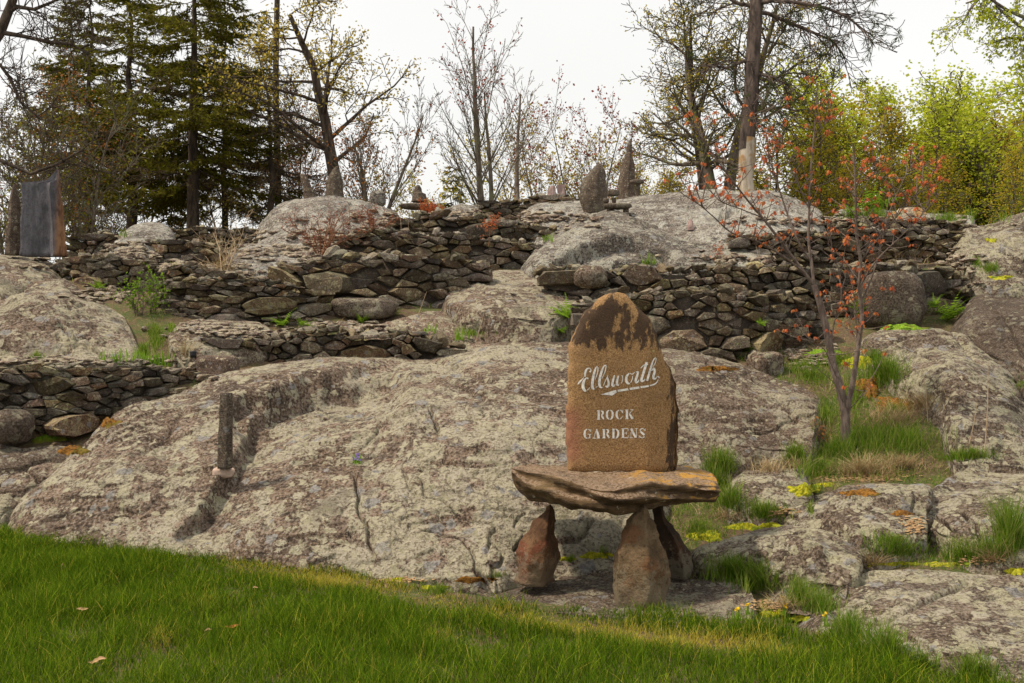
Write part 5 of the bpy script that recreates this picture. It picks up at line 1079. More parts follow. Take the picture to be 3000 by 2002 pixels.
# overhanging birch branch, top right, and leaning bare tree, top left
D = 15; b_ = base_at(3260, D)
ob = empty('birch_tree', b_, 'overhanging leafy birch branches at the top right corner', 'birch tree'); out = [[], [], [], []]; tips = []
V, Fq = tubes([([(b_[0], b_[1], b_[2] - .2)] + pp([(3240, 400), (3180, 200), (3130, 60), (3050, -200)], D), [.14, .13, .12, .1, .08])], 9); mk('trunk', V, Fq, M['bark_birch'], ob)
rng = random.Random(12)
for pts in ([(3160, 150), (3060, 110), (2990, 80), (2920, 20), (2900, -40)], [(3130, 60), (3020, 60), (2950, 30), (2890, -10), (2830, 10)], [(3190, 240), (3100, 150), (3020, 120), (2950, 110), (2900, 130)], [(3100, -60), (3000, -60), (2900, -40), (2840, 30), (2820, 70)]):
    w = pp(pts, D); n = len(w); out[1].append((w, [.035 * (1 - .8 * i / n) for i in range(n)]))
    for k in range(n * 4):
        s = rng.uniform(.1, 1) * (n - 1); i = min(int(s), n - 2); t = s - i; q = tuple(w[i][j] * (1 - t) + w[i + 1][j] * t for j in range(3))
        d = np.array([rng.gauss(-.5, .4), rng.gauss(0, .5), rng.gauss(-.5, .5)]); d /= np.linalg.norm(d)
        grow(rng, q, tuple(d), rng.uniform(.25, .6), .008, 2, prm(levels=3, gnarl=[0, 0, .15, .2], n=[0, 0, 5], start=[0, 0, .2], len=[0, 0, .4], up=[0, 0, -.05, -.05], rmin=.004), out, tips)
V, Fq = tubes(out[1], 6); V2, F2 = tubes(out[2] + out[3], 3); mk('branches', np.concatenate([V, V2]), np.concatenate([Fq, F2 + len(V)]), M['bark_grey'], ob)
V, Fq = leaves([t[0] for t in tips] + [t[2] for t in tips], 3, .03, .045, NR, .5, .8); mk('crown', V, Fq, M['leaf_green'], ob)
D = 17; b_ = base_at(-260, D)
ob = empty('bare_tree', b_, 'leaning bare tree reaching in at the top left corner', 'tree', 'bare trees on the skyline'); out = [[], [], [], []]; tips = []
V, Fq = tubes([([(b_[0], b_[1], b_[2] - .2)] + pp([(-200, 400), (-90, 220), (0, 95), (38, 0), (70, -150)], D), [.16, .14, .12, .085, .07, .05])], 9); mk('trunk', V, Fq, M['bark'], ob)
for pts in ([(0, 95), (60, 105), (150, 125), (210, 130), (260, 160)], [(20, 40), (50, 20), (100, 28), (150, 8), (200, -20)], [(-90, 220), (0, 190), (30, 230), (60, 300), (120, 350)], [(-150, 320), (0, 470), (90, 510), (170, 480), (240, 440)], [(38, 0), (100, -60), (200, -60)]):
    w = pp(pts, D); n = len(w); out[1].append((w, [.045 * (1 - .8 * i / n) for i in range(n)]))
    for k in range(n * 5):
        s = rng.uniform(.1, 1) * (n - 1); i = min(int(s), n - 2); t = s - i; q = tuple(w[i][j] * (1 - t) + w[i + 1][j] * t for j in range(3))
        d = np.array([rng.gauss(.4, .4), rng.gauss(0, .5), rng.gauss(.0, .6)]); d /= np.linalg.norm(d)
        grow(rng, q, tuple(d), rng.uniform(.4, 1.1), .012, 2, prm(levels=3, gnarl=[0, 0, .15, .2], n=[0, 0, 6], start=[0, 0, .2], len=[0, 0, .4], up=[0, 0, .03, .03], rmin=.005), out, tips)
V, Fq = tubes(out[1], 6); V2, F2 = tubes(out[2] + out[3], 3); mk('branches', np.concatenate([V, V2]), np.concatenate([Fq, F2 + len(V)]), M['bark'], ob)
# twiggy understorey at left
UND = dict(seg=[8, 6, 3, 2], gnarl=[.06, .10, .15, .2], up=[.01, .05, .03, .02], n=[13, 7, 6], start=[.22, .1, .1], len=[.45, .42, .42], fall=[.5, .3, .3], ang=[40, 35, 38], rmin=.006)
for (u, D, vt, sd, mt, lb, pb) in ((40, 19, 170, 261, 'leaf_bud', 'twiggy budding tree behind the pointed obelisk stone', .4), (150, 20, 210, 262, 'leaf_brown', 'brown budded twiggy tree behind the blue grey slab', .5), (235, 18.5, 330, 263, 'leaf_bud', 'fine twigged bush tree right of the blue grey slab', .4), (-60, 21, 180, 264, 'leaf_brown', 'twiggy tree cut by the left edge of the view', .5), (340, 23, 330, 265, 'leaf_brown', 'thin brown twiggy tree between the left spruces', .4), (700, 23, 250, 266, 'leaf_yellow', 'yellow catkin tree behind the half dead spruce', .8), (880, 23, 330, 267, 'leaf_brown', 'rusty leafed small tree left of the oak trunk', .8)):
    b_ = base_at(u, D); tree('understorey_tree', lb, 'small tree', b_, Hpx(vt, D, b_), .05, prm(**UND), M['bark_grey'], M[mt], 2, .06, .07, sd, leafprob=pb, stems=2, stemang=.2, group='twiggy trees at left')

# ------------------------------------------------------------------ red maple sapling
D = float(hit(2479, 1318)[0][1]); mp = empty('maple_sapling', P(2479, 1318, D), 'forked maple sapling with drooping young red leaves in the grassy gully', 'maple sapling')
k_ = 3000 / 2350.
stems = [([(1942, 1035, 0), (1940, 1000, 0), (1940, 950, 0), (1932, 910, 0), (1925, 880, 0), (1912, 840, .05), (1905, 800, .08), (1893, 740, .1), (1880, 690, .12), (1868, 655, .15)], .052, .034),
         ([(1942, 960, 0), (1950, 910, -.03), (1957, 880, -.05), (1965, 830, -.08), (1972, 780, -.1), (1978, 720, -.12), (1972, 660, -.15), (1975, 600, -.18), (1966, 540, -.2), (1964, 470, -.22), (1962, 400, -.25), (1958, 330, -.28)], .034, .008),
         ([(1868, 655, .15), (1845, 625, .15), (1815, 585, .15), (1785, 545, .12), (1750, 500, .1), (1712, 455, .05), (1670, 400, 0), (1630, 345, -.05), (1600, 300, -.1)], .028, .006),
         ([(1868, 655, .15), (1862, 600, .2), (1856, 550, .25), (1857, 480, .3), (1860, 400, .33), (1866, 330, .35), (1873, 250, .4), (1876, 190, .4)], .026, .006),
         ([(1862, 600, .2), (1835, 560, .2), (1810, 500, .25), (1790, 440, .3), (1770, 380, .3), (1745, 320, .3), (1730, 260, .3)], .018, .005),
         ([(1845, 625, .15), (1800, 590, .05), (1740, 555, 0), (1680, 535, -.05), (1640, 500, -.1), (1605, 470, -.15), (1580, 455, -.2)], .017, .005),
         ([(1750, 500, .1), (1700, 480, .1), (1650, 460, .1), (1620, 420, .1)], .010, .004),
         ([(1975, 600, -.18), (2005, 560, -.2), (2040, 520, -.2), (2080, 470, -.25), (2120, 430, -.3), (2150, 380, -.3)], .014, .004),
         ([(1978, 690, -.12), (2000, 640, -.15), (2020, 570, -.1), (2040, 490, -.05), (2070, 420, 0), (2090, 380, 0)], .013, .004),
         ([(1972, 660, -.15), (2010, 600, -.3), (2060, 550, -.35), (2110, 500, -.4), (2160, 440, -.4)], .012, .004),
         ([(1925, 880, 0), (1905, 830, -.05), (1890, 800, -.1), (1870, 790, -.12), (1850, 770, -.15)], .008, .004),
         ([(1957, 880, -.05), (1963, 850, .1), (1966, 790, .15), (1964, 730, .15), (1955, 650, .2), (1940, 600, .2)], .014, .005),
         ([(1945, 945, 0), (1975, 910, -.2), (2000, 870, -.3), (2020, 835, -.35)], .007, .003),
         ([(1938, 930, 0), (1915, 880, -.2), (1880, 850, -.3), (1865, 835, -.3)], .006, .003),
         ([(1905, 800, .08), (1915, 740, .2), (1930, 690, .25), (1925, 620, .3), (1900, 560, .3)], .012, .004),
         ([(1857, 480, .3), (1830, 420, .3), (1800, 350, .35), (1790, 300, .4)], .009, .003), ([(1964, 470, -.22), (1990, 420, -.3), (2010, 370, -.3), (2020, 310, -.3)], .008, .003), ([(1866, 330, .35), (1890, 290, .4), (1905, 270, .4)], .005, .003)]
tw, rg, TP = [], random.Random(31), []
for i, (pts, r0, r1) in enumerate(stems):
    w = np.array([P(u * k_, v * k_, D + q) for u, v, q in pts]); w = cr(np.hstack([w, np.ones((len(w), 1))]), 4)[:, :3]; n = len(w)
    tw.append(([tuple(a) for a in w], [(r0 + (r1 - r0) * j / (n - 1)) * (.8 if i < 2 else .62) for j in range(n)]))
    if i == 0: continue
    for j in range(int(n * 1.2)):
        s = rg.uniform(.25, 1) * (n - 1); q = int(s); q = min(q, n - 2); a = w[q] + (w[q + 1] - w[q]) * (s - q)
        if a[2] < .9 + mp.location[2] and rg.random() > .2: continue
        d = np.array([rg.gauss(0, .5), rg.gauss(0, .5), rg.uniform(.1, .9)]); d /= np.linalg.norm(d); L_ = rg.uniform(.06, .34)
        e = a + d * L_; m_ = a + d * L_ * .5 - [0, 0, .01]; tw.append(([tuple(a), tuple(m_), tuple(e)], [.0045, .0035, .0028])); TP.append(e)
        if rg.random() < .15: TP.append(m_)
V1, F1 = tubes(tw[:2], 10); mk('trunk', V1, F1, M['bark_maple'], mp)
V, Fq = tubes(tw[2:], 5); mk('branches', V, Fq, M['bark_maple'], mp)
def maple_leaves(T, per, size, nr, droop=1.6):
    V = []; Fq = []
    for c in T:
        for _ in range(per):
            a = nr.uniform(0, 6.28); out_ = np.array([math.cos(a), math.sin(a), 0]); d = out_ * .7 + [0, 0, -droop * nr.uniform(.3, 1.1)]; d /= np.linalg.norm(d); e = np.cross(d, [0, 0, 1]); e /= np.linalg.norm(e) + 1e-9; up = np.cross(e, d)
            s = size * nr.uniform(.6, 1.25); b = np.array(c) + out_ * size * .25 + nr.normal(0, size * .25, 3)
            f = lambda x, y, z=0: b + e * x * s + d * y * s + up * z * s
            k = len(V); V += [f(0, 0), f(.32, .12, .08), f(.16, .42, .02), f(.42, .62, .14), f(.14, .68), f(0, 1.05, -.08), f(-.14, .68), f(-.42, .62, .14), f(-.16, .42, .02), f(-.32, .12, .08)]
            Fq += [(k, k + 1, k + 2, k + 8), (k, k + 8, k + 9, k + 9), (k + 2, k + 3, k + 4, k + 8), (k + 4, k + 5, k + 6, k + 8), (k + 6, k + 7, k + 8, k + 8)]
    Fq = np.array(Fq); tri = Fq[:, 2] == Fq[:, 3]
    return np.array(V), [Fq[~tri], Fq[tri][:, :3]]
V, Fq = maple_leaves(TP, 6, .030, NR); mk('crown', V, Fq, M['leaf_red'], mp)

# ------------------------------------------------------------------ grass
def blades(Pb, h, w, rng, lean=.45, curve=.5, dry=None, ddir=None):
    n = len(Pb); a = rng.uniform(0, 6.283, n); out_ = np.stack([np.cos(a), np.sin(a), 0 * a], -1) * (lean * rng.uniform(.1, 1.2, n))[:, None]
    if ddir is not None: out_ += ddir
    b = rng.uniform(0, 6.283, n); sd = np.stack([np.cos(b), np.sin(b), 0 * b], -1); h = np.asarray(h)[:, None] * rng.uniform(.35, 1.35, (n, 1)); w = np.asarray(w)
    cv = curve * rng.uniform(.2, 1.4, (n, 1)); V = []
    for t, ww in ((0, 1), (.4, .85), (.75, .55), (1, 0)):
        c = Pb + np.array([0, 0, 1.]) * h * (t - .35 * cv * t * t) + out_ * h * (t * .6 + cv * t * t)
        if ww: V += [c - sd * (w * ww / 2).reshape(-1, 1), c + sd * (w * ww / 2).reshape(-1, 1)]
        else: V.append(c)
    V = np.stack(V, 1); k = (np.arange(n) * 7)[:, None]
    Fq = np.concatenate([k + [0, 1, 3, 2], k + [2, 3, 5, 4]]); Ft = k + [4, 5, 6]
    tip = np.tile([0, 0, .4, .4, .8, .8, 1], n); dr = np.repeat(dry if dry is not None else np.zeros(n), 7)
    return V.reshape(-1, 3), [Fq, Ft], dict(tip=tip, dry=dr)
def lawn():
    rs = np.random.RandomState(77); N = 1500000
    u = rs.uniform(-700, 3700, N); v = rs.uniform(1545, 2330, N); D = Dg(u, v)
    keep = (v > np.interp(u, LU, LV) + rs.normal(0, 7, N) + 5 * np.sin(u / 23.) * np.sin(u / 61.)) & (rs.random_sample(N) < (D / 7.6) ** 3 * .6)
    inside = (u > -120) & (u < 3120) & (v < 2100); keep &= inside | (rs.random_sample(N) < .35)
    u, v, D = u[keep], v[keep], D[keep]; p = P(u, v, D)
    n1 = fbm(p * [1, 1, 0], 1.1, 3, 7); n2 = fbm(p * [1, 1, 0], 4, 3, 8)
    edge = v - np.interp(u, LU, LV)
    # mown, sun-dried strip along the rocks at right centre
    sv = np.interp(u, [1100, 1500, 1700, 2000, 2300, 2500], [1760, 1800, 1835, 1875, 1905, 1930]); strip = np.exp(-((v - sv - 12) / 26) ** 2) * np.clip((u - 1350) / 300, 0, 1) * np.clip((2420 - u) / 150, 0, 1)
    le = np.exp(-((v - np.interp(u, LU, LV) - 25) / 30) ** 2) * np.clip((u - 560) / 150, 0, 1) * np.clip((1500 - u) / 200, 0, 1)
    patch = np.exp(-(((u - 470) / 60) ** 2 + ((v - 1900) / 32) ** 2)) * .4 + np.exp(-(((u - 1290) / 60) ** 2 + ((v - 1870) / 22) ** 2)) * .6 + np.exp(-(((u - 980) / 70) ** 2 + ((v - 1710) / 16) ** 2)) * .7 + np.exp(-(((u - 600) / 80) ** 2 + ((v - 1790) / 20) ** 2)) * .3
    dry = np.clip(strip * 1.0 + le * .55 + patch + .18 * n2 - .02 + (rs.random_sample(len(u)) > .965) * .9, 0, 1)
    h = .115 * (1 + .6 * n1 + .8 * n2 + .35 * (rs.random_sample(len(u)) > .96)) * (1 - .72 * np.clip(strip + le * .75, 0, 1)) * np.interp(edge, [0, 60], [.7, 1])
    h *= np.where(u > 2250, 1.15, 1)
    s = np.clip(np.interp(v, [1560, 2000], [1.25, .9]), .9, 1.3)
    V, Fs, at = blades(p, h, .0036 * s * (.7 + .6 * rs.random_sample(len(u))), rs, .6, .75, dry)
    o = mk('lawn_grass', V, Fs, M['lawn'], origin=(0, 6, 0), attrs=at); tagp(o, 'long green lawn grass across the foreground', None, None, 'stuff')
lawn()
TUFT_P = {'wild': [], 'dry': []}
def tuft(kind, u, v, ru, rv, n, h, w=.004, lean=.5, curve=.6, name=None):
    pts = []
    for _ in range(n):
        a = R.uniform(0, 6.283); q = abs(R.gauss(0, .55)); hp, nn = hit(u + ru * q * math.cos(a) * 1.1, v + rv * q * math.sin(a) * 1.3)
        if hp is not None: pts.append(hp)
    if pts: TUFT_P[kind].append((np.array(pts), h, w, lean, curve))
G_ = lambda *a, **k: tuft('wild', *a, **k)
Y_ = lambda *a, **k: tuft('dry', *a, **k)
for a in [(2330, 1350, 30, 8, 500, .20), (2450, 1340, 60, 18, 900, .24), (2540, 1300, 90, 30, 1700, .26), (2660, 1310, 90, 28, 1100, .24), (2400, 1385, 60, 18, 900, .2), (2420, 1230, 30, 60, 600, .14), (2380, 1110, 70, 20, 700, .15), (2350, 1085, 60, 14, 400, .14), (2500, 1180, 50, 50, 700, .16), (2590, 1110, 60, 30, 1200, .26), (2560, 1050, 40, 20, 350, .12), (2450, 1060, 60, 20, 500, .12), (2620, 1220, 50, 30, 400, .18),
          (2110, 1380, 45, 12, 600, .24), (2100, 1430, 40, 20, 500, .2), (2130, 1480, 50, 18, 600, .2), (2240, 1510, 70, 16, 700, .16), (2050, 1560, 50, 18, 500, .12), (2060, 1575, 50, 12, 300, .1), (2150, 1690, 90, 18, 1500, .16), (2220, 1720, 60, 18, 800, .18), (2400, 1785, 60, 16, 600, .14), (2340, 1760, 40, 14, 500, .16), (2640, 1620, 90, 16, 900, .15), (2620, 1590, 50, 12, 400, .13), (2820, 1640, 60, 16, 600, .25), (2960, 1600, 50, 26, 900, .34), (2900, 1635, 60, 14, 500, .2), (2850, 1340, 60, 8, 500, .12), (2790, 1345, 50, 8, 300, .1),
          (1765, 1625, 10, 4, 110, .11), (1670, 1645, 12, 3, 70, .08), (2600, 1930, 60, 20, 700, .24), (2480, 1860, 60, 20, 600, .2), (2700, 1955, 60, 12, 400, .2), (2850, 1985, 60, 12, 400, .2), (2375, 1500, 8, 8, 80, .14),
          (455, 990, 22, 35, 900, .16), (420, 1030, 18, 14, 300, .12), (500, 965, 14, 14, 200, .12), (150, 1275, 25, 6, 120, .12), (105, 1050, 20, 8, 120, .1), (2560, 640, 90, 14, 700, .2), (2890, 640, 60, 16, 700, .3), (2780, 645, 60, 10, 400, .2), (2500, 640, 40, 10, 300, .16), (2900, 790, 30, 10, 300, .12), (2860, 770, 20, 20, 200, .1), (3000, 1130, 30, 20, 200, .12), (1290, 1735, 30, 8, 300, .09), (1455, 1690, 30, 5, 90, .08), (330, 690, 40, 8, 400, .15), (560, 650, 40, 6, 300, .15), (1900, 775, 25, 5, 120, .1), (1600, 700, 14, 6, 100, .1), (1380, 980, 45, 10, 260, .12)]: G_(*a)
for a in [(2520, 1390, 110, 12, 700, .16), (2250, 1380, 60, 8, 260, .14), (2610, 1240, 70, 20, 500, .18), (2700, 1190, 60, 20, 400, .18), (2540, 765, 110, 14, 900, .24), (2650, 760, 80, 10, 400, .22), (2450, 770, 50, 10, 300, .18), (2640, 1370, 80, 10, 400, .13), (2330, 1370, 50, 8, 250, .12), (2560, 1650, 60, 8, 200, .1), (655, 760, 30, 26, 160, .35), (650, 790, 50, 10, 200, .16), (700, 820, 60, 8, 160, .1), (1150, 850, 60, 8, 80, .16), (2900, 1640, 60, 10, 200, .14), (2130, 1520, 40, 8, 120, .12), (545, 1040, 16, 20, 60, .2), (2300, 1780, 60, 8, 200, .08), (920, 790, 60, 6, 80, .12), (2420, 1280, 40, 40, 200, .12), (1180, 760, 60, 8, 60, .2)]: Y_(*a)
def cover(kind, u0, u1, v0, v1, n, h, lim):
    pts = []
    for _ in range(n):
        u, v = R.uniform(u0, u1), R.uniform(v0, v1)
        d = Vector(((u - CX) / F, 1.0, -(v - CY) / F)).normalized(); loc, nor, i, dist = BVH.ray_cast(Vector((0, 0, ZC)), d, 60)
        if loc is not None and i < NGF and vnoise(np.array([[loc[0] * 2.2, loc[1] * 2.2, 3.3]]), 4)[0] > lim and v < np.interp(u, LU, LV): pts.append(np.array(loc))
    if pts: TUFT_P[kind].append((np.array(pts), h, .004, .7, .8))
NGF = len(BF[0])
cover('wild', 1950, 3000, 1040, 1960, 26000, .11, -.35); cover('dry', 1950, 3000, 1040, 1960, 8000, .10, -.1)
cover('wild', 0, 3000, 640, 1060, 9000, .09, .1); cover('dry', 0, 3000, 640, 1060, 6000, .11, -.2); cover('wild', 0, 2000, 1060, 1800, 2500, .07, 0.1)
for kd, nm, lb in (('wild', 'wild_grass', 'bright green grass tufts growing in the rock gullies'), ('dry', 'dry_grass', 'pale dry grass and stems caught between the rocks')):
    VV, FQ, FT, tp, off = [], [], [], [], 0
    rs = np.random.RandomState(3)
    for pts, h, w, ln, cv in TUFT_P[kd]:
        D_ = pts[:, 1]; V, (fq, ft), at = blades(pts - [0, 0, .01], h * (1 + .7 * fbm(pts, 3.5, 3, 50)) * (.74 if kd == 'wild' else 1.0), np.full(len(pts), w) * np.clip(D_ / 7, .9, 2.2), rs, ln * (1 if kd == 'wild' else 1.9), cv * (1 if kd == 'wild' else 1.5))
        VV.append(V); FQ.append(fq + off); FT.append(ft + off); tp.append(at['tip']); off += len(V)
    tp = np.concatenate(tp); o = mk(nm, np.concatenate(VV), [np.concatenate(FQ), np.concatenate(FT)], M[kd], attrs=dict(tip=tp, dry=tp * 0)); tagp(o, lb, None, None, 'stuff')
# iris clumps
for (u, v, ru, n, h, lb) in ((350, 1066, 60, 60, .15, 'row of bright iris blades at the left wall top'), (450, 1070, 55, 80, .15, 'densest clump of bright iris blades by the green gully'), (630, 1092, 16, 16, .1, 'small iris clump where the left wall meets the dome'), (1350, 995, 30, 26, .14, 'iris clump at the right end of the crest wall'), (1250, 975, 30, 12, .14, 'few tall iris blades left of the flat slab'), (1605, 705, 14, 14, .12, 'iris clump beside the long grey banded rock'), (1905, 770, 22, 20, .13, 'iris clump on top of the right upper wall')):
    pts = []
    for _ in range(n):
        hp, nn = hit(u + R.uniform(-ru, ru), v + R.uniform(-4, 6))
        if hp is not None: hp = hp.copy(); pts.append(hp)
    pts = np.array(pts); V, Fs, at = blades(pts, np.full(len(pts), h), np.full(len(pts), .013), np.random.RandomState(int(u)), .5, .15)
    o = mk('iris_clump', V, Fs, M['iris'], attrs=at); tagp(o, lb, 'iris plant', 'iris clumps')
# moss
def moss(lb, u, v, ru, rv, hgt, mat, seed):
    n, m = 18, 60; G = []
    for i in range(n):
        q = i / (n - 1)
        for j in range(m):
            a = j / m * 6.2832; k = 1 + .22 * math.sin(a * 3 + seed) + .16 * math.sin(a * 7 + seed * 2) + .12 * math.sin(a * 13 + seed * 3)
            hp, nn = hit(u + ru * q * k * math.cos(a), v + rv * q * k * math.sin(a))
            if hp is None: hp = np.array(P(u, v)); nn = np.array([0, 0, 1.])
            if G and np.linalg.norm(hp - G[0]) > .012 * (ru + rv) * .1 * hp[1] / 7 + .9: hp = G[0]
            G.append(hp + np.array([0, -.15, 1]) * (hgt * (1 - q ** 2.2) - .012 * (q > .95)))
    V = np.array(G); V = V + (np.array([0, 0, 1.]) * (.6 * hgt * fbm(V, 22, 3, seed))[:, None]) + np.array([0, 0, 1.]) * (.6 * hgt * fbm(V, 9, 2, seed))[:, None]
    o = mk('moss_patch', V, gridf(n, m, wrap=True), mat); tagp(o, lb, None, None, 'stuff')
for i, a in enumerate([('yellow moss cushion between the chair legs', 1745, 1630, 45, 8, .022, 'moss'), ('yellow moss strip right of the left chair leg', 1660, 1640, 26, 4, .015, 'moss'), ('bright yellow moss cushion under the maple grass', 2355, 1440, 45, 14, .04, 'moss'), ('small yellow moss below the grass left of the maple', 2420, 1422, 26, 5, .02, 'moss'),
     ('yellow moss beside the back leg', 2070, 1575, 48, 13, .03, 'moss'), ('yellow moss ribbon above the folded rock', 2180, 1545, 50, 9, .025, 'moss'), ('small yellow moss right of that ribbon', 2255, 1541, 30, 5, .02, 'moss'), ('long yellow moss line at right', 2620, 1654, 85, 5, .018, 'moss'), ('orange yellow moss line further right', 2770, 1656, 70, 5, .018, 'moss'), ('yellow moss at the right edge', 2975, 1678, 30, 7, .025, 'moss'),
     ('green moss cushion under the left wall', 100, 1283, 95, 14, .045, 'moss_green'), ('green moss lobe at the left edge', 30, 1280, 55, 10, .04, 'moss_green'), ('brown moss beside the green cushion', 215, 1322, 40, 12, .03, 'moss_brown'), ('brown moss on the dome shoulder', 320, 1240, 30, 14, .03, 'moss_brown'), ('green moss mat behind the maple', 2400, 1040, 70, 10, .04, 'moss_green'), ('yellow green moss ridge behind the maple fork', 2510, 1065, 50, 14, .05, 'moss'),
     ('brown moss mound right of the maple', 2545, 1140, 32, 26, .07, 'moss_brown'), ('brown moss on the flat topped rock', 2520, 1445, 55, 10, .015, 'moss_brown'), ('brown moss near the rock cleft', 2640, 1505, 34, 8, .02, 'moss_brown'), ('orange moss streak at the platform tip', 1390, 1700, 60, 7, .02, 'moss_brown'), ('yellow moss streak at the lawn edge', 1270, 1722, 40, 5, .015, 'moss'), ('yellow moss below the platform at right', 2260, 1800, 40, 9, .03, 'moss'),
     ('yellow moss near the dandelions', 2340, 1815, 36, 6, .02, 'moss'), ('small yellow moss strip at the dome foot', 1170, 1700, 30, 4, .015, 'moss'), ('green moss under the big boulder', 2640, 962, 70, 6, .03, 'moss_green'), ('brown moss below the right wall', 2100, 1082, 60, 7, .02, 'moss_brown'), ('dark moss pocket beside the maple', 2620, 1190, 60, 22, .05, 'moss_brown'), ('yellow moss on the upper right rock', 2930, 815, 34, 5, .02, 'moss'), ('yellow moss on the skyline rock', 2905, 705, 16, 6, .02, 'moss')]):
    moss(a[0], a[1], a[2], a[3], a[4], a[5], M[a[6]], i + 1)
# ferns
def fern_mesh(seed, n=9, L=.28):
    rs = random.Random(seed); V, Fc = [], []
    for f in range(n):
        a = f / n * 6.28 + rs.uniform(-.3, .3); el = rs.uniform(.7, 1.35); l = L * rs.uniform(.7, 1.15); pts = []
        for k in range(13):
            t = k / 12; e = el - 1.0 * t * rs.uniform(.8, 1.1); r_ = l * t * math.cos(el - .5 * t); pts.append(np.array([math.cos(a) * r_, math.sin(a) * r_, l * t * math.sin(el - .55 * t)]))
        sd = np.array([-math.sin(a), math.cos(a), 0])
        for k in range(1, 13):
            w = l * .24 * math.sin(min(1, k / 12 * 1.15 + .12) * math.pi) + .008; dr = pts[k] - pts[k - 1]
            for s in (-1, 1):
                b = len(V); V += [pts[k - 1] + dr * .1, pts[k - 1] + dr * .75, pts[k - 1] + dr * 1.0 + sd * s * w - [0, 0, w * .25], pts[k - 1] + dr * .5 + sd * s * w * .8]; Fc.append((b, b + 1, b + 2, b + 3))
    return np.array(V), np.array(Fc)
fpro = []
for i in range(3):
    V, Fc = fern_mesh(i + 1); o = mk('fern', V, Fc, M['fern'], origin=(0, 0, 0)); fpro.append([o, False])
for i, (u, v, s, lb) in enumerate([(1775, 845, 1.0, 'upright fern on the wall above the inscribed stone'), (1660, 930, 1.15, 'bright fern in the cleft at the right end of the flat slab'), (2070, 1030, .8, 'leftmost fern at the foot of the lichened wall'), (2135, 1035, .75, 'middle fern at the foot of the lichened wall'), (2205, 1045, 1.0, 'rightmost fern at the foot of the lichened wall'),
        (2640, 935, 1.25, 'large pale fern in front of the huge grey boulder'), (2690, 945, .8, 'small fern at the right foot of the huge grey boulder'), (2790, 935, 1.4, 'fern clump at the right end of the tumbled wall'), (2520, 920, 1.0, 'fern hidden behind the maple stems'), (830, 955, .9, 'dark green fern left end above the crest wall'), (885, 962, .8, 'dark green fern beside it to the right on the crest wall'), (1000, 930, 1.0, 'fern at the foot of the long reddish boulder'), (1060, 950, .7, 'short fern in front of the long reddish boulder'), (1145, 925, .8, 'fern at the right end of the long reddish boulder'), (285, 850, .8, 'fern on the upper left tumbled wall'), (2025, 845, .5, 'tiny fern on top of the lichened wall'), (1830, 800, .6, 'small fern behind the top of the inscribed stone'),
        (2560, 620, 2.2, 'tall leafy fern on the right skyline'), (2500, 635, 1.6, 'lower leafy fern on the right skyline'), (1640, 975, .6, 'little fern under the slab edge'), (2740, 900, .7, 'fern growing halfway up the tumbled wall'), (1225, 598, 1.0, 'yellow green plant in front of the notched boulder'), (2230, 955, .5, 'small fern halfway up the lichened wall')]):
    hp, nn = hit(u, v)
    if hp is None: hp = np.array(base_at(u, 17))
    # plants on the walls stand in front of the wall face
    for (lo, hi, vlo, vhi, dd2) in ((1690, 2430, 870, 1050, 10.35), (2440, 2860, 800, 960, 11.2)):
        if lo < u < hi and vlo < v < vhi and hp[1] > dd2 and v < 1000: hp = np.array(P(u, v, dd2))
    p0 = fpro[i % 3]; o = p0[0] if not p0[1] else p0[0].copy()
    if p0[1]: COL.objects.link(o)
    p0[1] = True; o.location = hp; o.scale = (s,) * 3; o.rotation_euler = (.35, 0, R.uniform(0, 6.28)); tagp(o, lb, 'fern', 'ferns between the stones')
# small shrubs
def shrub(name, lb, u, v, H, rad, bark, lm, seed, n0=6, per=2, ls=.03, pb=.6, D=None, sp=.4, cat='shrub'):
    hp, nn = hit(u, v); hp = np.array(P(u, v, D)) if D else hp
    return tree(name, lb, cat, hp, H, rad, prm(levels=2, seg=[5, 4, 3, 2], gnarl=[.12, .18, .2, .2], up=[.02, .03, .02, .02], n=[8, 5, 0], start=[.15, .15, 0], len=[.5, .45, 0], fall=[.4, .3, 0], ang=[35, 38, 0], rmin=.0025), bark, lm, per, ls, .02, seed, stems=n0, stemang=sp, leafprob=pb)
shrub('red_shrub', 'tangled leafless red twigged shrub under the ridge dome', 940, 725, .75, .010, M['redbush'], M['bud_red'], 301, 9, 1, .025, .5, D=14.2, sp=.9)
shrub('red_shrub', 'smaller red twigged shrub right of the tangled one', 1090, 668, .55, .010, M['redbush'], M['bud_red'], 302, 6, 1, .025, .5, D=15.2, sp=.8)
shrub('red_shrub', 'red leafed shrub beside the flat skyline slab', 1262, 612, .3, .008, M['redbush'], M['leaf_red'], 303, 8, 2, .03, .8, D=17.2, sp=.8)
shrub('dry_shrub', 'pale dry branching weed stems at upper left', 655, 790, .85, .009, M['twig_dry'], None, 304, 2, sp=.3, D=12.9)
shrub('leafy_shrub', 'tall yellow green leafy shrub beside the grass gully', 405, 925, .62, .009, M['bark_grey'], M['fern'], 305, 3, 2, .035, .8, D=11.5, sp=.12)
shrub('leafy_shrub', 'yellow green shrub right behind the tall leafy one', 440, 915, .5, .010, M['bark_grey'], M['fern'], 306, 2, 2, .035, .8, D=11.6, sp=.1)
shrub('red_seedling', 'thin red stemmed seedling on the banded rock', 2113, 770, .35, .006, M['redbush'], M['leaf_red'], 307, 1, 2, .03, .9, sp=.1)
shrub('red_seedling', 'thin red seedling on the upper tier wall', 1432, 690, .4, .006, M['redbush'], M['leaf_red'], 308, 1, 2, .03, .9, D=14.1, sp=.1)
shrub('young_maple', 'tiny orange leafed maple seedling right of the stained bulge', 2395, 1275, .22, .004, M['bark_maple'], M['leaf_brown'], 309, 1, 1, .025, .7, sp=.5)
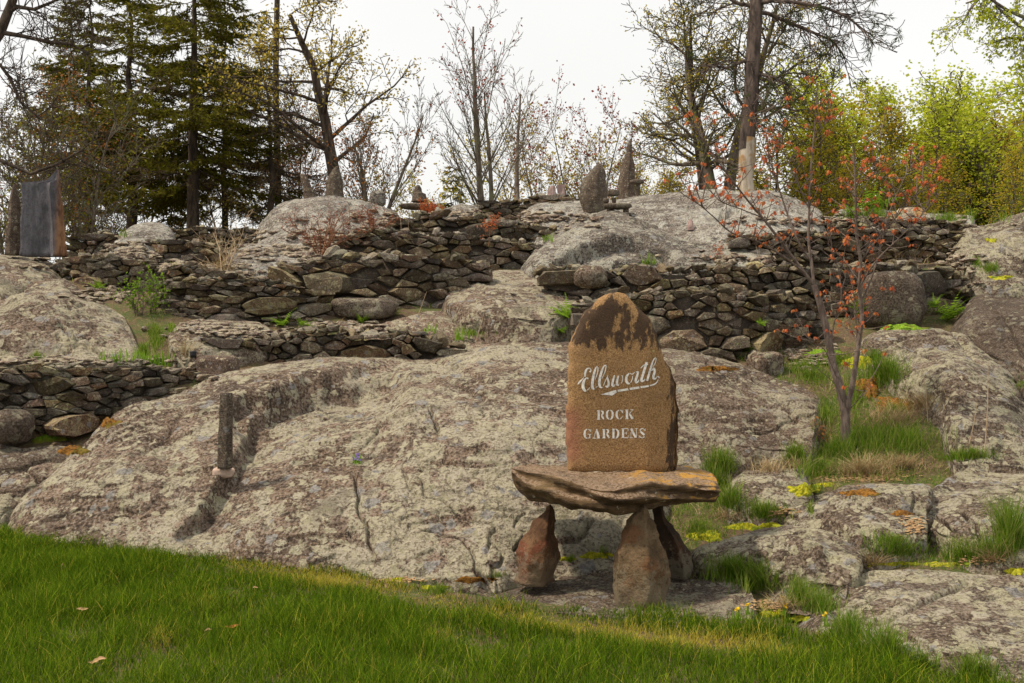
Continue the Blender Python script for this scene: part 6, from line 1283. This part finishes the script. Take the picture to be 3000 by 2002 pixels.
# long dry stalks
for i, (u0, v0, u1, v1, lb) in enumerate([(1205, 975, 1250, 855, 'long pale stalk leaning right above the crest wall'), (1290, 985, 1305, 885, 'short stalk left of the flat slab'), (1200, 745, 1195, 640, 'straight pale stalk in front of the middle tier wall'), (2719, 1240, 2700, 1070, 'tall straw stalk at right above the grass'), (2885, 1330, 2895, 1060, 'tallest straw stalk near the right edge'), (2840, 1300, 2862, 1180, 'bent straw stalk left of the tallest one'), (2240, 865, 2215, 720, 'rusty dry stalk on the lichened wall'), (330, 905, 330, 845, 'pale stalk below the upper left wall'), (1175, 740, 1172, 615, 'brown stalk beside the straight pale one'), (1395, 1000, 1420, 910, 'thin stalk at the slab front'), (2725, 740, 2740, 670, 'thin stalk on the far right wall')]):
    hp, nn = hit(u0, v0); D_ = hp[1] - (.25 if v0 < 1000 else 0); a, b = P(u0, v0, D_), P(u1, v1, D_ - .05); m_ = (a + b) / 2 + [.01, 0, .02]
    V, Fq = tubes([([tuple(a), tuple(m_), tuple(b)], [.0045, .0035, .002])], 5); o = mk('dry_stalk', V, Fq, M['twig_dry']); tagp(o, lb, 'dry stalk', 'dry stalks')
# dead leaves on the lawn
for i, (u, v, s, lb, mt) in enumerate([(182, 1695, .045, 'pale curled leaf standing upright in the grass at far left', 'deadleaf'), (242, 1822, .05, 'flat tan leaf in the left foreground grass', 'deadleaf'), (682, 1875, .055, 'crumpled rust coloured leaf in the foreground grass', 'deadleaf2'), (285, 1982, .06, 'brown curled leaf at the bottom left of the lawn', 'deadleaf'), (1130, 1748, .03, 'small pale leaf near the dome foot', 'deadleaf'), (610, 1885, .03, 'tiny pale leaf left of the rust coloured one', 'deadleaf'), (748, 1755, .025, 'tiny white leaf in mid lawn', 'deadleaf')]):
    c = P(u, v, Dg(u, v) - .03); c[2] += .07; s *= .8
    n = 9; t = np.linspace(0, 1, n); w = np.sin(t * math.pi) ** .8 * .42; a = R.uniform(-.5, .5); st = 1.0 if i in (0, 4) else .25
    rows = []
    for sgn in (-1, -.5, 0, .5, 1): rows.append(np.stack([(t - .5) * s * 1.7, sgn * w * s * (1 - .3 * (abs(sgn) > .6)), s * (.25 * abs(sgn) * w * 2 + .15 * np.sin(t * 6 + i) + .06 * np.sin(t * 21))], -1))
    V = np.array(rows).reshape(-1, 3); rx = math.radians(78 if i in (0, 4) else 25); V = V @ np.array([[math.cos(a), -math.sin(a), 0], [math.sin(a), math.cos(a), 0], [0, 0, 1]])
    if i in (0, 4): V = V[:, [1, 2, 0]]
    else: V = np.stack([V[:, 0], V[:, 1] * math.cos(rx) - V[:, 2] * math.sin(rx), V[:, 1] * math.sin(rx) + V[:, 2] * math.cos(rx)], -1)
    o = mk('dead_leaf', V + c, gridf(5, n), M[mt]); tagp(o, lb, 'dead leaf', 'dead leaves on the lawn')
# violets in the crack and dandelions
def flowers(name, lb, cat, u, v, ru, rv, n, s, mt, lift):
    pts = [hit(u + R.uniform(-ru, ru), v + R.uniform(-rv, rv))[0] + [0, -.02, lift] for _ in range(n)]
    rt = empty(name, hit(u, v)[0], lb, cat)
    V, Fq = leaves(pts, 9, s * .15, s, NR, 0, .8); mk('flower_head', V, Fq, M[mt], rt)
    b = np.array([p - [0, 0, lift + .01] for p in pts]); V, Fq = tubes([([tuple(q), tuple(p_ - [0, 0, .0])], [.002, .002]) for q, p_ in zip(b, pts)], 3); mk('stem', V, Fq, M['fern'], rt)
    V, Fs, at = blades(np.repeat(b, 8, 0) + NR.normal(0, .012, (len(b) * 8, 3)), np.full(len(b) * 8, .06), np.full(len(b) * 8, .008), np.random.RandomState(5), .5, .3); mk('leaves', V, Fs, M['iris'], rt, attrs=at)
flowers('violet_plant', 'small violet flowers growing out of the crack in the main dome', 'wildflower', 1045, 1350, 14, 8, 7, .018, 'petal', .03)
for u, v, lb in ((2415, 1832, 'rightmost dandelion by the lower right rock'), (2160, 1815, 'dandelion at the lawn edge below the platform'), (2300, 1800, 'dandelion beside the yellow moss'), (2190, 1800, 'dandelion nearest the platform corner')):
    flowers('dandelion', lb, 'wildflower', u, v, 4, 2, 2, .014, 'dandelion', .06)
# leaf litter and pebbles on the terraces
def scatter(name, lb, regions, mat, smin, smax, seed, flat=.5):
    rs = random.Random(seed); VV, FF, off = [], [], 0
    base_ = []
    for m_ in LUMPS[:6]: base_.append((np.array([v.co[:] for v in m_.vertices]), np.array([p.vertices[:] for p in m_.polygons if len(p.vertices) == 3])))
    for (u, v, ru, rv, n) in regions:
        for _ in range(n):
            hp, nn = hit(u + rs.gauss(0, ru * .5), v + rs.gauss(0, rv * .5))
            if hp is None: continue
            B, T = rs.choice(base_); s = rs.uniform(smin, smax) * hp[1] / 10; a = rs.uniform(0, 6.28); ca, sa = math.cos(a), math.sin(a); W_ = B * [s, s * .8, s * flat]
            W_ = np.stack([W_[:, 0] * ca - W_[:, 1] * sa, W_[:, 0] * sa + W_[:, 1] * ca, W_[:, 2]], -1) + hp + [0, 0, s * .1]; VV.append(W_); FF.append(T + off); off += len(W_)
    o = mk(name, np.concatenate(VV), np.concatenate(FF), mat, smooth=False); tagp(o, lb, None, None, 'stuff')
scatter('rubble', 'loose small stones lying on the terraces and below the walls', [(250, 740, 160, 40, 160), (450, 760, 200, 40, 200), (560, 800, 160, 20, 160), (900, 740, 200, 30, 160), (1150, 700, 300, 40, 300), (1350, 650, 300, 30, 260), (700, 970, 200, 20, 120), (1000, 960, 160, 20, 100), (2000, 840, 400, 20, 220), (1750, 900, 80, 40, 90), (2300, 760, 300, 20, 100), (2500, 650, 300, 14, 160), (2350, 1050, 80, 30, 80), (2800, 780, 60, 60, 80), (200, 1060, 300, 10, 140), (600, 1090, 60, 20, 40), (1500, 640, 200, 15, 120), (700, 690, 60, 20, 60), (300, 860, 120, 30, 70)], M['stone_top'], .03, .10, 9)
scatter('leaf_litter', 'brown dead leaves gathered in the hollows', [(1180, 1700, 60, 6, 90), (2530, 1400, 140, 14, 200), (2680, 1540, 40, 30, 90), (2250, 1775, 60, 16, 120), (2570, 1390, 80, 10, 100), (2860, 1640, 80, 10, 80), (2290, 1500, 50, 12, 60)], M['deadleaf'], .02, .035, 10, .25)
